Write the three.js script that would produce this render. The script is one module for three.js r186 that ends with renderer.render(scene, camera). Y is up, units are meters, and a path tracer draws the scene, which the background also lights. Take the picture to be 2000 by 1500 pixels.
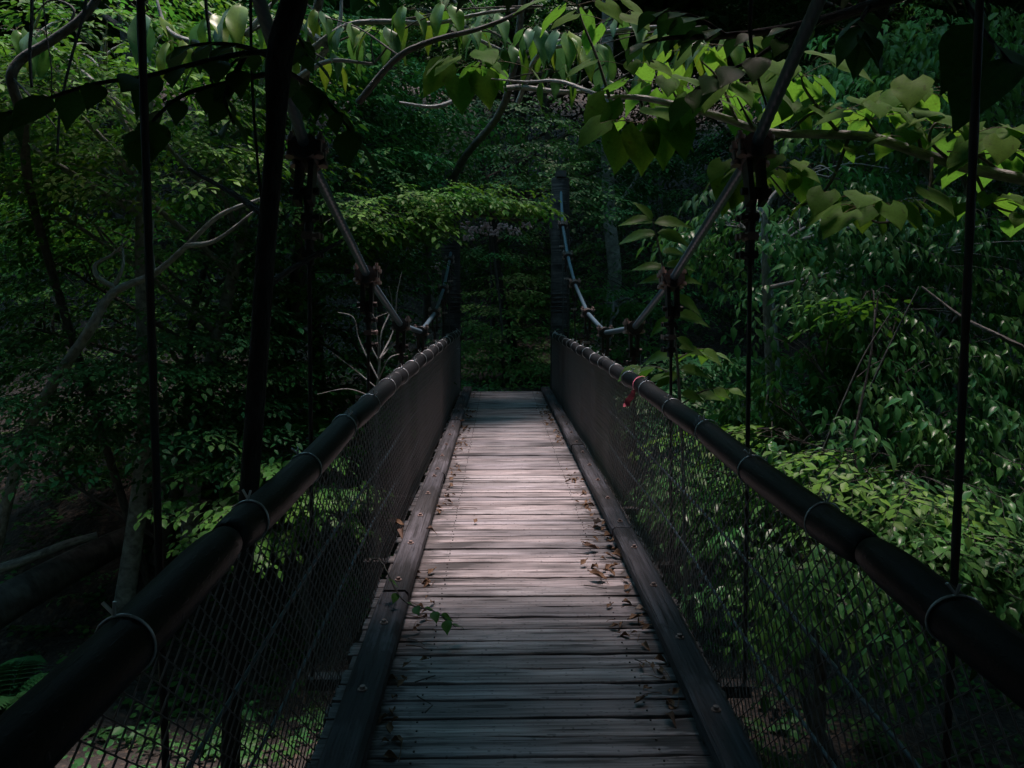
import * as THREE from 'three';
import { mergeGeometries } from 'three/addons/utils/BufferGeometryUtils.js';

// ------------------------------------------------------------------ camera, sky, sun, exposure
const scene = new THREE.Scene();
const camera = new THREE.PerspectiveCamera(53.13, 4 / 3, 0.05, 300);
camera.position.set(0, 1.6, 0);
camera.rotation.set(-5.33 * Math.PI / 180, -1.0 * Math.PI / 180, 0, 'YXZ');
camera.updateMatrixWorld();

const renderer = new THREE.WebGLRenderer({ antialias: true });
renderer.toneMapping = THREE.LinearToneMapping;
renderer.toneMappingExposure = 1.56;
renderer.shadowMap.enabled = true;

const SKY_W = 64, SKY_H = 32;
const skyData = new Float32Array(SKY_W * SKY_H * 4);
for (let j = 0; j < SKY_H; j++) for (let i = 0; i < SKY_W; i++) {
  const e = Math.max(0, Math.sin(((j + 0.5) / SKY_H - 0.5) * Math.PI)), k = 4 * (j * SKY_W + i);
  skyData[k] = 0.5 - 0.2 * e; skyData[k + 1] = 0.84 - 0.12 * e; skyData[k + 2] = 1.0; skyData[k + 3] = 1;
}
const sky = new THREE.DataTexture(skyData, SKY_W, SKY_H, THREE.RGBAFormat, THREE.FloatType);
sky.mapping = THREE.EquirectangularReflectionMapping; sky.magFilter = THREE.LinearFilter; sky.needsUpdate = true;
scene.background = sky; scene.environment = sky;
scene.backgroundIntensity = 1.3; scene.environmentIntensity = 1.3;

const SUN = new THREE.Vector3(0.08, 1, -0.2).normalize();
const sun = new THREE.DirectionalLight(new THREE.Color().setRGB(1.0, 0.78, 0.75), 5);
sun.position.copy(SUN).multiplyScalar(40).add(new THREE.Vector3(0, 0, -6)); sun.target.position.set(0, 0, -6);
sun.castShadow = true; sun.shadow.radius = 34; sun.shadow.mapSize.set(4096, 4096);
Object.assign(sun.shadow.camera, { left: -24, right: 24, top: 24, bottom: -24, near: 1, far: 90 });
scene.add(sun, sun.target);

// ------------------------------------------------------------------ helpers
function rng(seed) { let a = seed >>> 0; return () => { a = (a + 0x6D2B79F5) | 0; let t = Math.imul(a ^ (a >>> 15), 1 | a); t = (t + Math.imul(t ^ (t >>> 7), 61 | t)) ^ t; return ((t ^ (t >>> 14)) >>> 0) / 4294967296; }; }
const V = (x, y, z) => new THREE.Vector3(x, y, z);
const lerp = (a, b, t) => a + (b - a) * t, clamp = (x, a, b) => Math.min(b, Math.max(a, x));
const smooth = (a, b, x) => { const t = clamp((x - a) / (b - a), 0, 1); return t * t * (3 - 2 * t); };
function ray(px, py) { return V((px - 1000) / 1500, (750 - py) / 1500, -1).applyQuaternion(camera.quaternion); }
function P(px, py, d) { const r = ray(px, py); return camera.position.clone().addScaledVector(r, d / -r.z); }     // the point that distance ahead
function atX(px, py, X) { const r = ray(px, py); return camera.position.clone().addScaledVector(r, X / r.x); }    // the point on the plane x = X
function screen(p) { const q = p.clone().sub(camera.position).applyQuaternion(camera.quaternion.clone().invert()); return q.z < -0.1 ? [1000 + 1500 * q.x / -q.z, 750 - 1500 * q.y / -q.z, -q.z] : null; }
const used = {};
function numbered(n) { used[n] = (used[n] ?? -1) + 1; return used[n] ? `${n}_${String(used[n]).padStart(3, '0')}` : n; }
function shade(o) { o.castShadow = o.receiveShadow = true; return o; }
function thing(name, label, category, group) {
  const o = new THREE.Group(); o.name = numbered(name); o.userData = { label, category }; if (group) o.userData.group = group; scene.add(o); return o;
}
function part(parent, name, geo, mat) { const m = shade(new THREE.Mesh(geo, mat)); m.name = name; parent.add(m); return m; }
function single(name, label, category, geo, mat, group) { const m = shade(new THREE.Mesh(geo, mat)); m.name = numbered(name); m.userData = { label, category }; if (group) m.userData.group = group; scene.add(m); return m; }
function structure(name, geo, mat) { const m = shade(new THREE.Mesh(geo, mat)); m.name = name; m.userData = { kind: 'structure', label: name.replace(/_/g, ' ') }; scene.add(m); return m; }
const rgb = (r, g, b) => new THREE.Color().setRGB(r, g, b);
function interp(t, pts) { if (t <= pts[0][0]) { const [a, b] = pts; return a[1] + (t - a[0]) * (b[1] - a[1]) / (b[0] - a[0]); } for (let i = 1; i < pts.length; i++) if (t <= pts[i][0]) return lerp(pts[i - 1][1], pts[i][1], (t - pts[i - 1][0]) / (pts[i][0] - pts[i - 1][0])); const a = pts[pts.length - 2], b = pts[pts.length - 1]; return b[1] + (t - b[0]) * (b[1] - a[1]) / (b[0] - a[0]); }
// value noise
const NT = (() => { const r = rng(77), t = new Float32Array(65536); for (let i = 0; i < 65536; i++) t[i] = r(); return t; })();
const nh = (x, y) => NT[((Math.imul(x, 374761393) ^ Math.imul(y, 668265263)) >>> 8) & 65535];
function noise(x, y, px = 0, py = 0) {
  const xi = Math.floor(x), yi = Math.floor(y), fx = x - xi, fy = y - yi, u = fx * fx * (3 - 2 * fx), v = fy * fy * (3 - 2 * fy);
  const w = (a, p) => p ? ((a % p) + p) % p : a;
  return lerp(lerp(nh(w(xi, px), w(yi, py)), nh(w(xi + 1, px), w(yi, py)), u), lerp(nh(w(xi, px), w(yi + 1, py)), nh(w(xi + 1, px), w(yi + 1, py)), u), v);
}
function texture(w, h, fn, srgb = true) {
  const d = new Uint8Array(w * h * 4);
  for (let j = 0; j < h; j++) for (let i = 0; i < w; i++) { const c = fn(i / w, j / h), k = 4 * (j * w + i); for (let m = 0; m < 3; m++) d[k + m] = clamp(Math.round((srgb ? Math.pow(clamp(c[m], 0, 1), 1 / 2.2) : c[m]) * 255), 0, 255); d[k + 3] = 255; }
  const t = new THREE.DataTexture(d, w, h, THREE.RGBAFormat); t.wrapS = t.wrapT = THREE.RepeatWrapping; t.magFilter = THREE.LinearFilter; t.minFilter = THREE.LinearMipmapLinearFilter; t.generateMipmaps = true;
  if (srgb) t.colorSpace = THREE.SRGBColorSpace; t.needsUpdate = true; return t;
}
// tapered tube through points; radius is a function of 0..1
function tube(pts, radius, seg = 0, sides = 6, straight = false, lobes = null) {
  const rad = typeof radius === 'function' ? radius : (t) => lerp(radius[0], radius[1], t);
  const curve = straight ? null : new THREE.CatmullRomCurve3(pts, false, 'centripetal');
  const n = straight ? pts.length - 1 : (seg || Math.max(4, pts.length * 3));
  const C = []; for (let i = 0; i <= n; i++) C.push(straight ? pts[i] : curve.getPoint(i / n));
  const pos = [], uv = [], idx = [], nor = V(0, 0, 0), T = V(0, 0, 0), B = V(0, 0, 0); let N = null, len = 0;
  for (let i = 0; i <= n; i++) {
    T.copy(C[Math.min(n, i + 1)]).sub(C[Math.max(0, i - 1)]).normalize();
    if (!N) { N = Math.abs(T.y) < 0.9 ? V(0, 1, 0) : V(1, 0, 0); }
    N = N.clone().addScaledVector(T, -N.dot(T)).normalize(); B.crossVectors(T, N);
    if (i) len += C[i].distanceTo(C[i - 1]);
    const r = rad(i / n);
    for (let k = 0; k <= sides; k++) {
      const a = k / sides * 2 * Math.PI, rr = lobes ? r * lobes(a, len) : r;
      pos.push(C[i].x + rr * (Math.cos(a) * N.x + Math.sin(a) * B.x), C[i].y + rr * (Math.cos(a) * N.y + Math.sin(a) * B.y), C[i].z + rr * (Math.cos(a) * N.z + Math.sin(a) * B.z));
      uv.push(k / sides, len);
      if (i < n && k < sides) { const a0 = i * (sides + 1) + k, b0 = a0 + sides + 1; idx.push(a0, a0 + 1, b0, b0, a0 + 1, b0 + 1); }
    }
  }
  for (const [ring, flip] of [[0, 1], [n, 0]]) {
    const c = pos.length / 3; pos.push(C[ring].x, C[ring].y, C[ring].z); uv.push(0.5, 0);
    for (let k = 0; k < sides; k++) { const a = ring * (sides + 1) + k; flip ? idx.push(c, a + 1, a) : idx.push(c, a, a + 1); }
  }
  const g = new THREE.BufferGeometry();
  g.setAttribute('position', new THREE.Float32BufferAttribute(pos, 3)); g.setAttribute('uv', new THREE.Float32BufferAttribute(uv, 2)); g.setIndex(idx); g.computeVertexNormals(); return g;
}
const merged = (a) => mergeGeometries(a.map(g => { const h = g.index ? g.toNonIndexed() : g; for (const k of Object.keys(h.attributes)) if (!['position', 'normal', 'uv'].includes(k)) h.deleteAttribute(k); return h; }));
function box(w, h, d, x = 0, y = 0, z = 0) { const g = new THREE.BoxGeometry(w, h, d); g.translate(x, y, z); return g; }
function cyl(r, h, n = 10) { return new THREE.CylinderGeometry(r, r, h, n); }

// ------------------------------------------------------------------ materials
const woodTex = texture(1024, 1024, (u, v) => {            // weathered boards: grain along u
  const g = 0.5 * noise(u * 10, v * 220, 10, 220) + 0.3 * noise(u * 26, v * 420, 26, 420) + 0.2 * noise(u * 6, v * 70, 6, 70);
  const blotch = noise(u * 7, v * 9, 7, 9) * 0.6 + noise(u * 19, v * 30, 19, 30) * 0.4;
  const crack = smooth(0.8, 0.9, noise(u * 5 + 3, v * 150, 5, 150)) * smooth(0.45, 0.7, noise(u * 9, v * 14, 9, 14));
  const streak = noise(u * 3 + 1, v * 95, 3, 95) * 0.6 + noise(u * 5, v * 170, 5, 170) * 0.4;
  let b = 0.25 + 0.28 * (g - 0.5) + 0.16 * (blotch - 0.5) + 0.5 * (streak - 0.5);
  b *= 1 - 0.72 * crack;
  const fleck = smooth(0.84, 0.9, noise(u * 90, v * 260, 90, 260)); b *= 1 - 0.5 * fleck;
  const stain = smooth(0.55, 0.75, noise(u * 4 + 0.3, v * 12, 4, 12) * 0.7 + g * 0.3); b *= 1 - 0.45 * stain;
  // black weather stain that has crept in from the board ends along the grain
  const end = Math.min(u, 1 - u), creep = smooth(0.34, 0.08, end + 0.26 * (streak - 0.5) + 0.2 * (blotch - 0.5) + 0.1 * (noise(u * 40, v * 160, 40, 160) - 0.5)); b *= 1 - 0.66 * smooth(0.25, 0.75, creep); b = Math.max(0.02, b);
  return [b * 1.0, b * 0.925, b * 0.935];
});
const woodBump = texture(1024, 1024, (u, v) => { const g = 0.6 * noise(u * 10, v * 220, 10, 220) + 0.4 * noise(u * 26, v * 420, 26, 420); const crack = smooth(0.8, 0.9, noise(u * 5 + 3, v * 150, 5, 150)) * smooth(0.45, 0.7, noise(u * 9, v * 14, 9, 14)); const b = clamp(g * 0.6 + 0.3 - 0.5 * crack, 0, 1); return [b, b, b]; }, false);
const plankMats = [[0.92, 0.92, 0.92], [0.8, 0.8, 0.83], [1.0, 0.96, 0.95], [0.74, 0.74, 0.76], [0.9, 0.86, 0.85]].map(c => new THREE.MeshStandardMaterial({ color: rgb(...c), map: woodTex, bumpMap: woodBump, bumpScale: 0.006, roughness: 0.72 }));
const kerbMat = new THREE.MeshStandardMaterial({ color: rgb(0.18, 0.19, 0.22), map: woodTex, bumpMap: woodBump, bumpScale: 0.01, roughness: 0.8 });
const timberMat = new THREE.MeshStandardMaterial({ color: rgb(0.22, 0.2, 0.19), map: woodTex, bumpMap: woodBump, bumpScale: 0.01, roughness: 0.85 });
const scuff = texture(512, 512, (u, v) => { const n = noise(u * 60, v * 60, 60, 60) * 0.5 + noise(u * 150, v * 150, 150, 150) * 0.5, p = smooth(0.55, 0.8, noise(u * 7, v * 7, 7, 7)), f = smooth(0.72, 0.85, n) * (0.3 + 0.7 * p), sp = smooth(0.9, 0.94, noise(u * 40 + 7, v * 40, 40, 40)); const b = 0.3 + 0.3 * n + 1.0 * f * 0.6 + sp * 0.5; return [b, b, b * 0.97]; });
const metalTex = texture(256, 256, (u, v) => { const n = noise(u * 10, v * 10, 10, 10) * 0.5 + noise(u * 40, v * 40, 40, 40) * 0.5, r = smooth(0.52, 0.68, n); return [lerp(0.75, 0.9, r), lerp(0.76, 0.5, r), lerp(0.78, 0.34, r)]; });
const rubber = new THREE.MeshPhysicalMaterial({ color: rgb(0.011, 0.0135, 0.018), map: scuff, bumpMap: scuff, bumpScale: 0.0015, roughness: 0.52, specularIntensity: 0.4 });
const galv = new THREE.MeshStandardMaterial({ color: rgb(0.55, 0.58, 0.6), metalness: 0.7, roughness: 0.42 });
const wireMat = new THREE.MeshStandardMaterial({ color: rgb(0.24, 0.215, 0.22), metalness: 0.7, roughness: 0.45 });
const cableMat = new THREE.MeshStandardMaterial({ color: rgb(0.08, 0.13, 0.165), metalness: 0.1, roughness: 0.36 });
const darkSteel = new THREE.MeshStandardMaterial({ color: rgb(0.06, 0.06, 0.06), map: metalTex, metalness: 0.4, roughness: 0.6 });
const rustSteel = new THREE.MeshStandardMaterial({ color: rgb(0.26, 0.19, 0.17), metalness: 0.4, roughness: 0.55 });
const barkTex = texture(256, 512, (u, v) => { const n = 0.5 * noise(u * 14, v * 26, 14, 26) + 0.3 * noise(u * 34, v * 60, 34, 60) + 0.2 * noise(u * 5, v * 7, 5, 7); const l = smooth(0.62, 0.75, noise(u * 7 + 2, v * 10, 7, 10)); const b = 0.5 + 0.7 * (n - 0.5); return [b + 0.14 * l, b + 0.16 * l, b + 0.14 * l]; });
const barkBump = texture(256, 512, (u, v) => { const n = 0.6 * noise(u * 14, v * 26, 14, 26) + 0.4 * noise(u * 34, v * 60, 34, 60); return [n, n, n]; }, false);
const bark = (r, g, b) => new THREE.MeshStandardMaterial({ color: rgb(r, g, b), map: barkTex, bumpMap: barkBump, bumpScale: 0.008, roughness: 0.9 });
const barkDark = bark(0.07, 0.06, 0.055), barkMid = bark(0.14, 0.13, 0.12), barkPale = bark(0.42, 0.42, 0.4), barkTwig = bark(0.16, 0.15, 0.13);
function leafMat(r0, g0, b0, { through = 0.38, coat = 0.5, coatRough = 0.38, map = null, spec = 0.25 } = {}) {
  const [r, g, b] = [r0, g0, b0].map(v => v * 1.5);
  return new THREE.MeshPhysicalMaterial({ color: rgb(r, g, b), map, roughness: 1, transmission: through, thickness: 0, specularIntensity: spec, clearcoat: coat, clearcoatRoughness: coatRough, side: THREE.DoubleSide });
}
function tints(r, g, b, opt) { return [0.75, 0.95, 1.1, 1.3].map((k, i) => leafMat(r * k * (i === 3 ? 1.15 : 1), g * k, b * k * (i === 0 ? 1.25 : 1), opt)); }

// ------------------------------------------------------------------ ground
const DECK = [[-1.6, -0.05], [0, 0.0], [2.7, 0.116], [4, 0.178], [5.2, 0.208], [6.4, 0.226], [8, 0.246], [12.7, 0.30]];
const deckY = (d) => interp(d, DECK);
function groundY(x, z) {
  const d = -z, ax = Math.abs(x);
  let y = interp(d, [[-30, 7], [-8, 0.4], [-1.2, -0.15], [-0.4, -0.5], [2.2, -2.2], [4, -2.6], [8.5, -2.5], [11, -1.3], [12.6, 0.05], [16, 0.35], [19, 1.2], [26, 5.5], [40, 17], [60, 32]]);
  const side = smooth(2.5, 9, ax);
  const yo = interp(d, [[-30, 8], [-8, 0.8], [0, -1.4], [3, -2.2], [9, -2.5], [13, -1.2], [17, 0.6], [26, 5.5], [40, 17], [60, 32]]);
  y = lerp(y, yo, side);
  y += smooth(8, 26, ax) * 9 * smooth(8, 26, ax);
  const amp = smooth(0.9, 3, ax) + smooth(14, 18, d) + smooth(1.5, 4, -d);
  return y + Math.min(1, amp) * (0.7 * (noise(x * 0.35 + 9, z * 0.35) - 0.5) + 0.25 * (noise(x * 1.3, z * 1.3 + 5) - 0.5));
}
{
  const g = new THREE.PlaneGeometry(120, 120, 220, 220); g.rotateX(-Math.PI / 2); g.translate(0, 0, -16);
  const p = g.attributes.position; for (let i = 0; i < p.count; i++) p.setY(i, groundY(p.getX(i), p.getZ(i)));
  g.computeVertexNormals();
  const uv = g.attributes.uv; for (let i = 0; i < p.count; i++) uv.setXY(i, p.getX(i) / 3, p.getZ(i) / 3);
  const soil = texture(512, 512, (u, v) => { const n = 0.4 * noise(u * 12, v * 12, 12, 12) + 0.35 * noise(u * 40, v * 40, 40, 40) + 0.25 * noise(u * 120, v * 120, 120, 120); const b = 0.014 + 0.034 * n, s = smooth(0.7, 0.85, noise(u * 70, v * 50 + 4, 70, 50)); return [b + 0.06 * s, b * 0.85 + 0.04 * s, b * 0.7 + 0.025 * s]; });
  const soilBump = texture(512, 512, (u, v) => { const n = 0.5 * noise(u * 40, v * 40, 40, 40) + 0.5 * noise(u * 120, v * 120, 120, 120); return [n, n, n]; }, false);
  structure('ground', g, new THREE.MeshStandardMaterial({ map: soil, bumpMap: soilBump, bumpScale: 0.04, roughness: 1 }));
}

// ------------------------------------------------------------------ the footbridge: deck and kerbs
const XL = -0.43, XR = 0.69, XM = (XL + XR) / 2, END = 12.7, START = -1.6;
const deckTilt = (d) => Math.atan2(deckY(d + 0.2) - deckY(d - 0.2), 0.4);
{
  const R = rng(11);
  const bridge = thing('footbridge', 'weathered timber footbridge deck of cross planks with dark kerb boards between the mesh railings', 'footbridge');
  const LEN = 1.52, variants = [];
  for (let k = 0; k < 14; k++) {
    const w = 0.116 + 0.0025 * R(), t = 0.042, n = 26, pos = [], uv = [], idx = [];
    const u0 = 0.5, v0 = R(), s1 = R() * 50, s2 = R() * 50, bow = (R() - 0.5) * 0.008;
    // cross-section with rounded top edges, waney outline along the length
    for (let i = 0; i <= n; i++) {
      const s = i / n, x = (s - 0.5) * LEN + (i === 0 ? (R() - 0.5) * 0.03 : i === n ? (R() - 0.5) * 0.03 : 0);
      const chipA = 0.006 * smooth(0.72, 0.9, noise(s * 11 + s1, 3)) + 0.0035 * noise(s * 20 + s1, 8), chipB = 0.007 * smooth(0.72, 0.9, noise(s * 11 + s2, 5)) + 0.0035 * noise(s * 20 + s2, 9);
      const a = -w / 2 + chipA, b = w / 2 - chipB, y = bow * Math.cos((s - 0.5) * Math.PI) + 0.0022 * (noise(s * 9 + s1, 1) - 0.5);
      const ring = [[a, -t], [a, -0.007], [a + 0.002, -0.002], [a + 0.006, 0], [b - 0.006, 0], [b - 0.002, -0.002], [b, -0.007], [b, -t]];
      for (const [z, h] of ring) { pos.push(x, y + h, z); uv.push(u0 + x / 1.6, v0 + (z + (h < -0.005 ? h : 0)) / 1.6); }
      if (i < n) for (let q = 0; q < 8; q++) { const p = i * 8 + q, p2 = i * 8 + (q + 1) % 8; idx.push(p, p2, p + 8, p + 8, p2, p2 + 8); }
    }
    for (let q = 1; q < 7; q++) { idx.push(0, q + 1, q); const o = n * 8; idx.push(o, o + q, o + q + 1); }
    const g = new THREE.BufferGeometry(); g.setAttribute('position', new THREE.Float32BufferAttribute(pos, 3)); g.setAttribute('uv', new THREE.Float32BufferAttribute(uv, 2)); g.setIndex(idx); g.computeVertexNormals();
    variants.push(g);
  }
  const deck = new THREE.Group(); deck.name = 'deck'; bridge.add(deck);
  for (const o of [-0.42, 0.42]) part(deck, 'beam', tube([-1.5, 1, 3, 5, 7, 9, 11, 12.6].map(d => V(XM + o, deckY(d) - 0.125, -d)), [0.075, 0.075], 30, 4), timberMat);
  const pitch = 0.1195, count = Math.floor((END - START) / pitch), nails = [];
  for (let i = 0; i < count; i++) {
    const d = START + (i + 0.5) * pitch;
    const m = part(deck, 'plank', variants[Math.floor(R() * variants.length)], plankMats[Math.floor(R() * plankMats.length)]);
    m.position.set(XM + (R() - 0.5) * 0.03, deckY(d) + (R() - 0.5) * 0.005, -d + (R() - 0.5) * 0.004); m.rotation.set(deckTilt(d) + (R() - 0.5) * 0.016, (R() < 0.5 ? Math.PI : 0) + (R() - 0.5) * 0.005, 0, 'YXZ');
    if (Math.abs(m.rotation.y) > 1) m.rotation.x *= -1;
    for (const o of [-0.42, 0.42]) for (const q of [-0.028, 0.028]) { const g = cyl(0.0042, 0.004, 6); g.translate(XM + o + (R() - 0.5) * 0.015, deckY(d + q) + 0.003, -d - q); nails.push(g); }
  }
  part(deck, 'nail_heads', merged(nails), darkSteel).userData.kind = 'stuff';
  // kerb boards lie on blocks at both sides, in lengths that do not quite meet
  for (const [side, x, joints] of [[-1, XL - 0.075, [-1.5, 0.2, 2.05, 3.62, 6.1, 8.9, 12.5]], [1, XR + 0.075, [-1.5, 0.1, 1.9, 4.6, 7.3, 9.7, 12.5]]]) {
    const kerb = new THREE.Group(); kerb.name = 'kerb'; bridge.add(kerb);
    for (let j = 0; j + 1 < joints.length; j++) {
      const a = joints[j] + 0.008, b = joints[j + 1] - 0.008, n = 14, w = 0.13 + 0.01 * R(), h = 0.055, lift = 0.035 + 0.012 * R(), skew = (R() - 0.5) * 0.012;
      const pos = [], uv = [], idx = [], v0 = R(), u0 = R();
      for (let i = 0; i <= n; i++) {
        const d = lerp(a, b, i / n), y = deckY(d) + lift, cx = x + skew * (i / n - 0.5), e = 0.006 * noise(d * 6, j * 3.3 + side), f = 0.008 * smooth(0.6, 0.9, noise(d * 5, j * 7.7 + 2 + side));
        const ring = [[-w / 2, 0], [-w / 2 + e * 0.4, h - 0.012 - f], [-w / 2 + 0.012, h], [w / 2 - 0.014 - e, h], [w / 2 - e * 0.5, h - 0.014 - f], [w / 2, 0]];
        for (const [dx, dy] of ring) { pos.push(cx + dx, y + dy, -d); uv.push(u0 + d / 1.6, v0 + (dx + dy) / 1.4); }
        if (i < n) for (let q = 0; q < 6; q++) { const p = i * 6 + q, p2 = i * 6 + (q + 1) % 6; idx.push(p, p + 6, p2, p + 6, p2 + 6, p2); }
      }
      for (let q = 1; q < 5; q++) { idx.push(0, q, q + 1); const o = n * 6; idx.push(o, o + q + 1, o + q); }
      const g = new THREE.BufferGeometry(); g.setAttribute('position', new THREE.Float32BufferAttribute(pos, 3)); g.setAttribute('uv', new THREE.Float32BufferAttribute(uv, 2)); g.setIndex(idx);
      const c = g.toNonIndexed(); c.computeVertexNormals();
      part(kerb, 'kerb_board', c, kerbMat);
      for (let d = a + 0.12; d < b; d += 0.55) {
        const bl = part(kerb, 'spacer_block', box(w - 0.02, 0.05, 0.1), timberMat); bl.position.set(x, deckY(d) + 0.0125, -d);
        const bolt = merged([(() => { const q = cyl(0.018, 0.004, 12); q.translate(0, 0.002, 0); return q; })(), (() => { const q = cyl(0.011, 0.012, 6); q.translate(0, 0.009, 0); return q; })()]);
        const bm = part(kerb, 'bolt', bolt, rustSteel); bm.position.set(x + skew * ((d - a) / (b - a) - 0.5), deckY(d) + lift + h + 0.0005, -d);
      }
    }
  }
}

// ------------------------------------------------------------------ railings: padded rail, wire ties, chain-link mesh, tension cables
const RAILS = [{ s: -1, X: -0.63, h: 1.0, C: -0.78 }, { s: 1, X: 0.87, h: 0.965, C: 1.02 }];
const railY = (r, d) => deckY(d) + r.h - 0.014 * Math.abs(Math.sin(d / 1.47 * Math.PI - 0.5));
const twistLobes = (n, depth, pitch) => (a, len) => 1 - depth + depth * Math.abs(Math.cos(n / 2 * (a + len / pitch * 2 * Math.PI)));
{
  const W = 0.033, Hh = 0.03;
  for (const r of RAILS) {
    const R = rng(31 + r.s);
    const t = thing('mesh_railing', r.s < 0 ? 'chain link railing with black padded handrail, on the side of the leaning dark trunk' : 'chain link railing with black padded handrail carrying a pink ribbon', 'railing');
    const rail = new THREE.Group(); rail.name = 'handrail'; t.add(rail);
    const joints = []; for (let d = -1.2; d < 12.4; d += 1.47) joints.push(d); joints.push(12.5);
    for (let j = 0; j + 1 < joints.length; j++) {
      const a = joints[j] + 0.004, b = joints[j + 1] - 0.004, pts = [];
      for (let i = 0; i <= 8; i++) { const d = lerp(a, b, i / 8); pts.push(V(r.X + 0.004 * (R() - 0.5), railY(r, d) + 0.004 * (R() - 0.5), -d)); }
      part(rail, 'rubber_sleeve', tube(pts, (q) => 0.05 - 0.01 * Math.pow(Math.abs(2 * q - 1), 14), 30, 20), rubber);
    }
    const ringGeo = merged([new THREE.TorusGeometry(0.0522, 0.0028, 6, 28), (() => { const q = cyl(0.0032, 0.028, 6); q.rotateZ(0.5); q.translate(-0.006, 0.068, 0.002); return q; })(), (() => { const q = cyl(0.0032, 0.024, 6); q.rotateZ(-0.35); q.translate(0.005, 0.066, 0.004); return q; })()]);
    for (let d = 0.62 + (r.s > 0 ? 0.2 : 0); d < 12.3; d += 0.56 + 0.1 * R()) { const m = part(rail, 'wire_tie', ringGeo, galv); m.position.set(r.X, railY(r, d), -d); m.rotation.set((R() - 0.5) * 0.35, (R() - 0.5) * 0.3, (R() - 0.5) * 1.0); }
    // chain link: every wire is a zigzag, hooked into its neighbours
    const mesh = new THREE.Group(); mesh.name = 'chain_link_mesh'; t.add(mesh);
    const rows = Math.floor((r.h - 0.05) / Hh);
    const geos = [0, 1].map(ph => { const pts = []; for (let i = 0; i <= rows; i++) pts.push(V((i + ph) % 2 ? 0.0016 : -0.0016, -i * Hh, (i + ph) % 2 ? -W * 0.53 : W * 0.53)); return tube(pts, [0.0024, 0.0024], 0, 4, true); });
    const rest = []; let made = 0;
    for (let i = 0, d = 0.35; d < 12.5; i++, d += W) {
      const y = railY(r, d) - 0.045 + 0.004 * (noise(d * 3, 2) - 0.5), x = r.X + 0.012 * (noise(d * 2.2, 7 + r.s) - 0.5);
      if (made < 300) { const m = part(mesh, 'wire', geos[i % 2], wireMat); m.position.set(x, y, -d - W / 2); made++; }
      else { const g = geos[i % 2].clone(); g.translate(x, y, -d - W / 2); rest.push(g); }
    }
    part(mesh, 'distant_wires', merged(rest), wireMat).userData.kind = 'stuff';
    for (const h of [0.27, 0.55]) { const pts = []; for (let d = -1.3; d <= 12.6; d += 0.35) pts.push(V(r.X + r.s * 0.05 * (h > 0.4 ? 1 : 1.1), deckY(d) + h - 0.012 * Math.sin(d * 2.1 + h * 9), -d)); part(t, 'tension_cable', tube(pts, [0.006, 0.006], 90, 6), cableMat); }
  }
}

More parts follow.
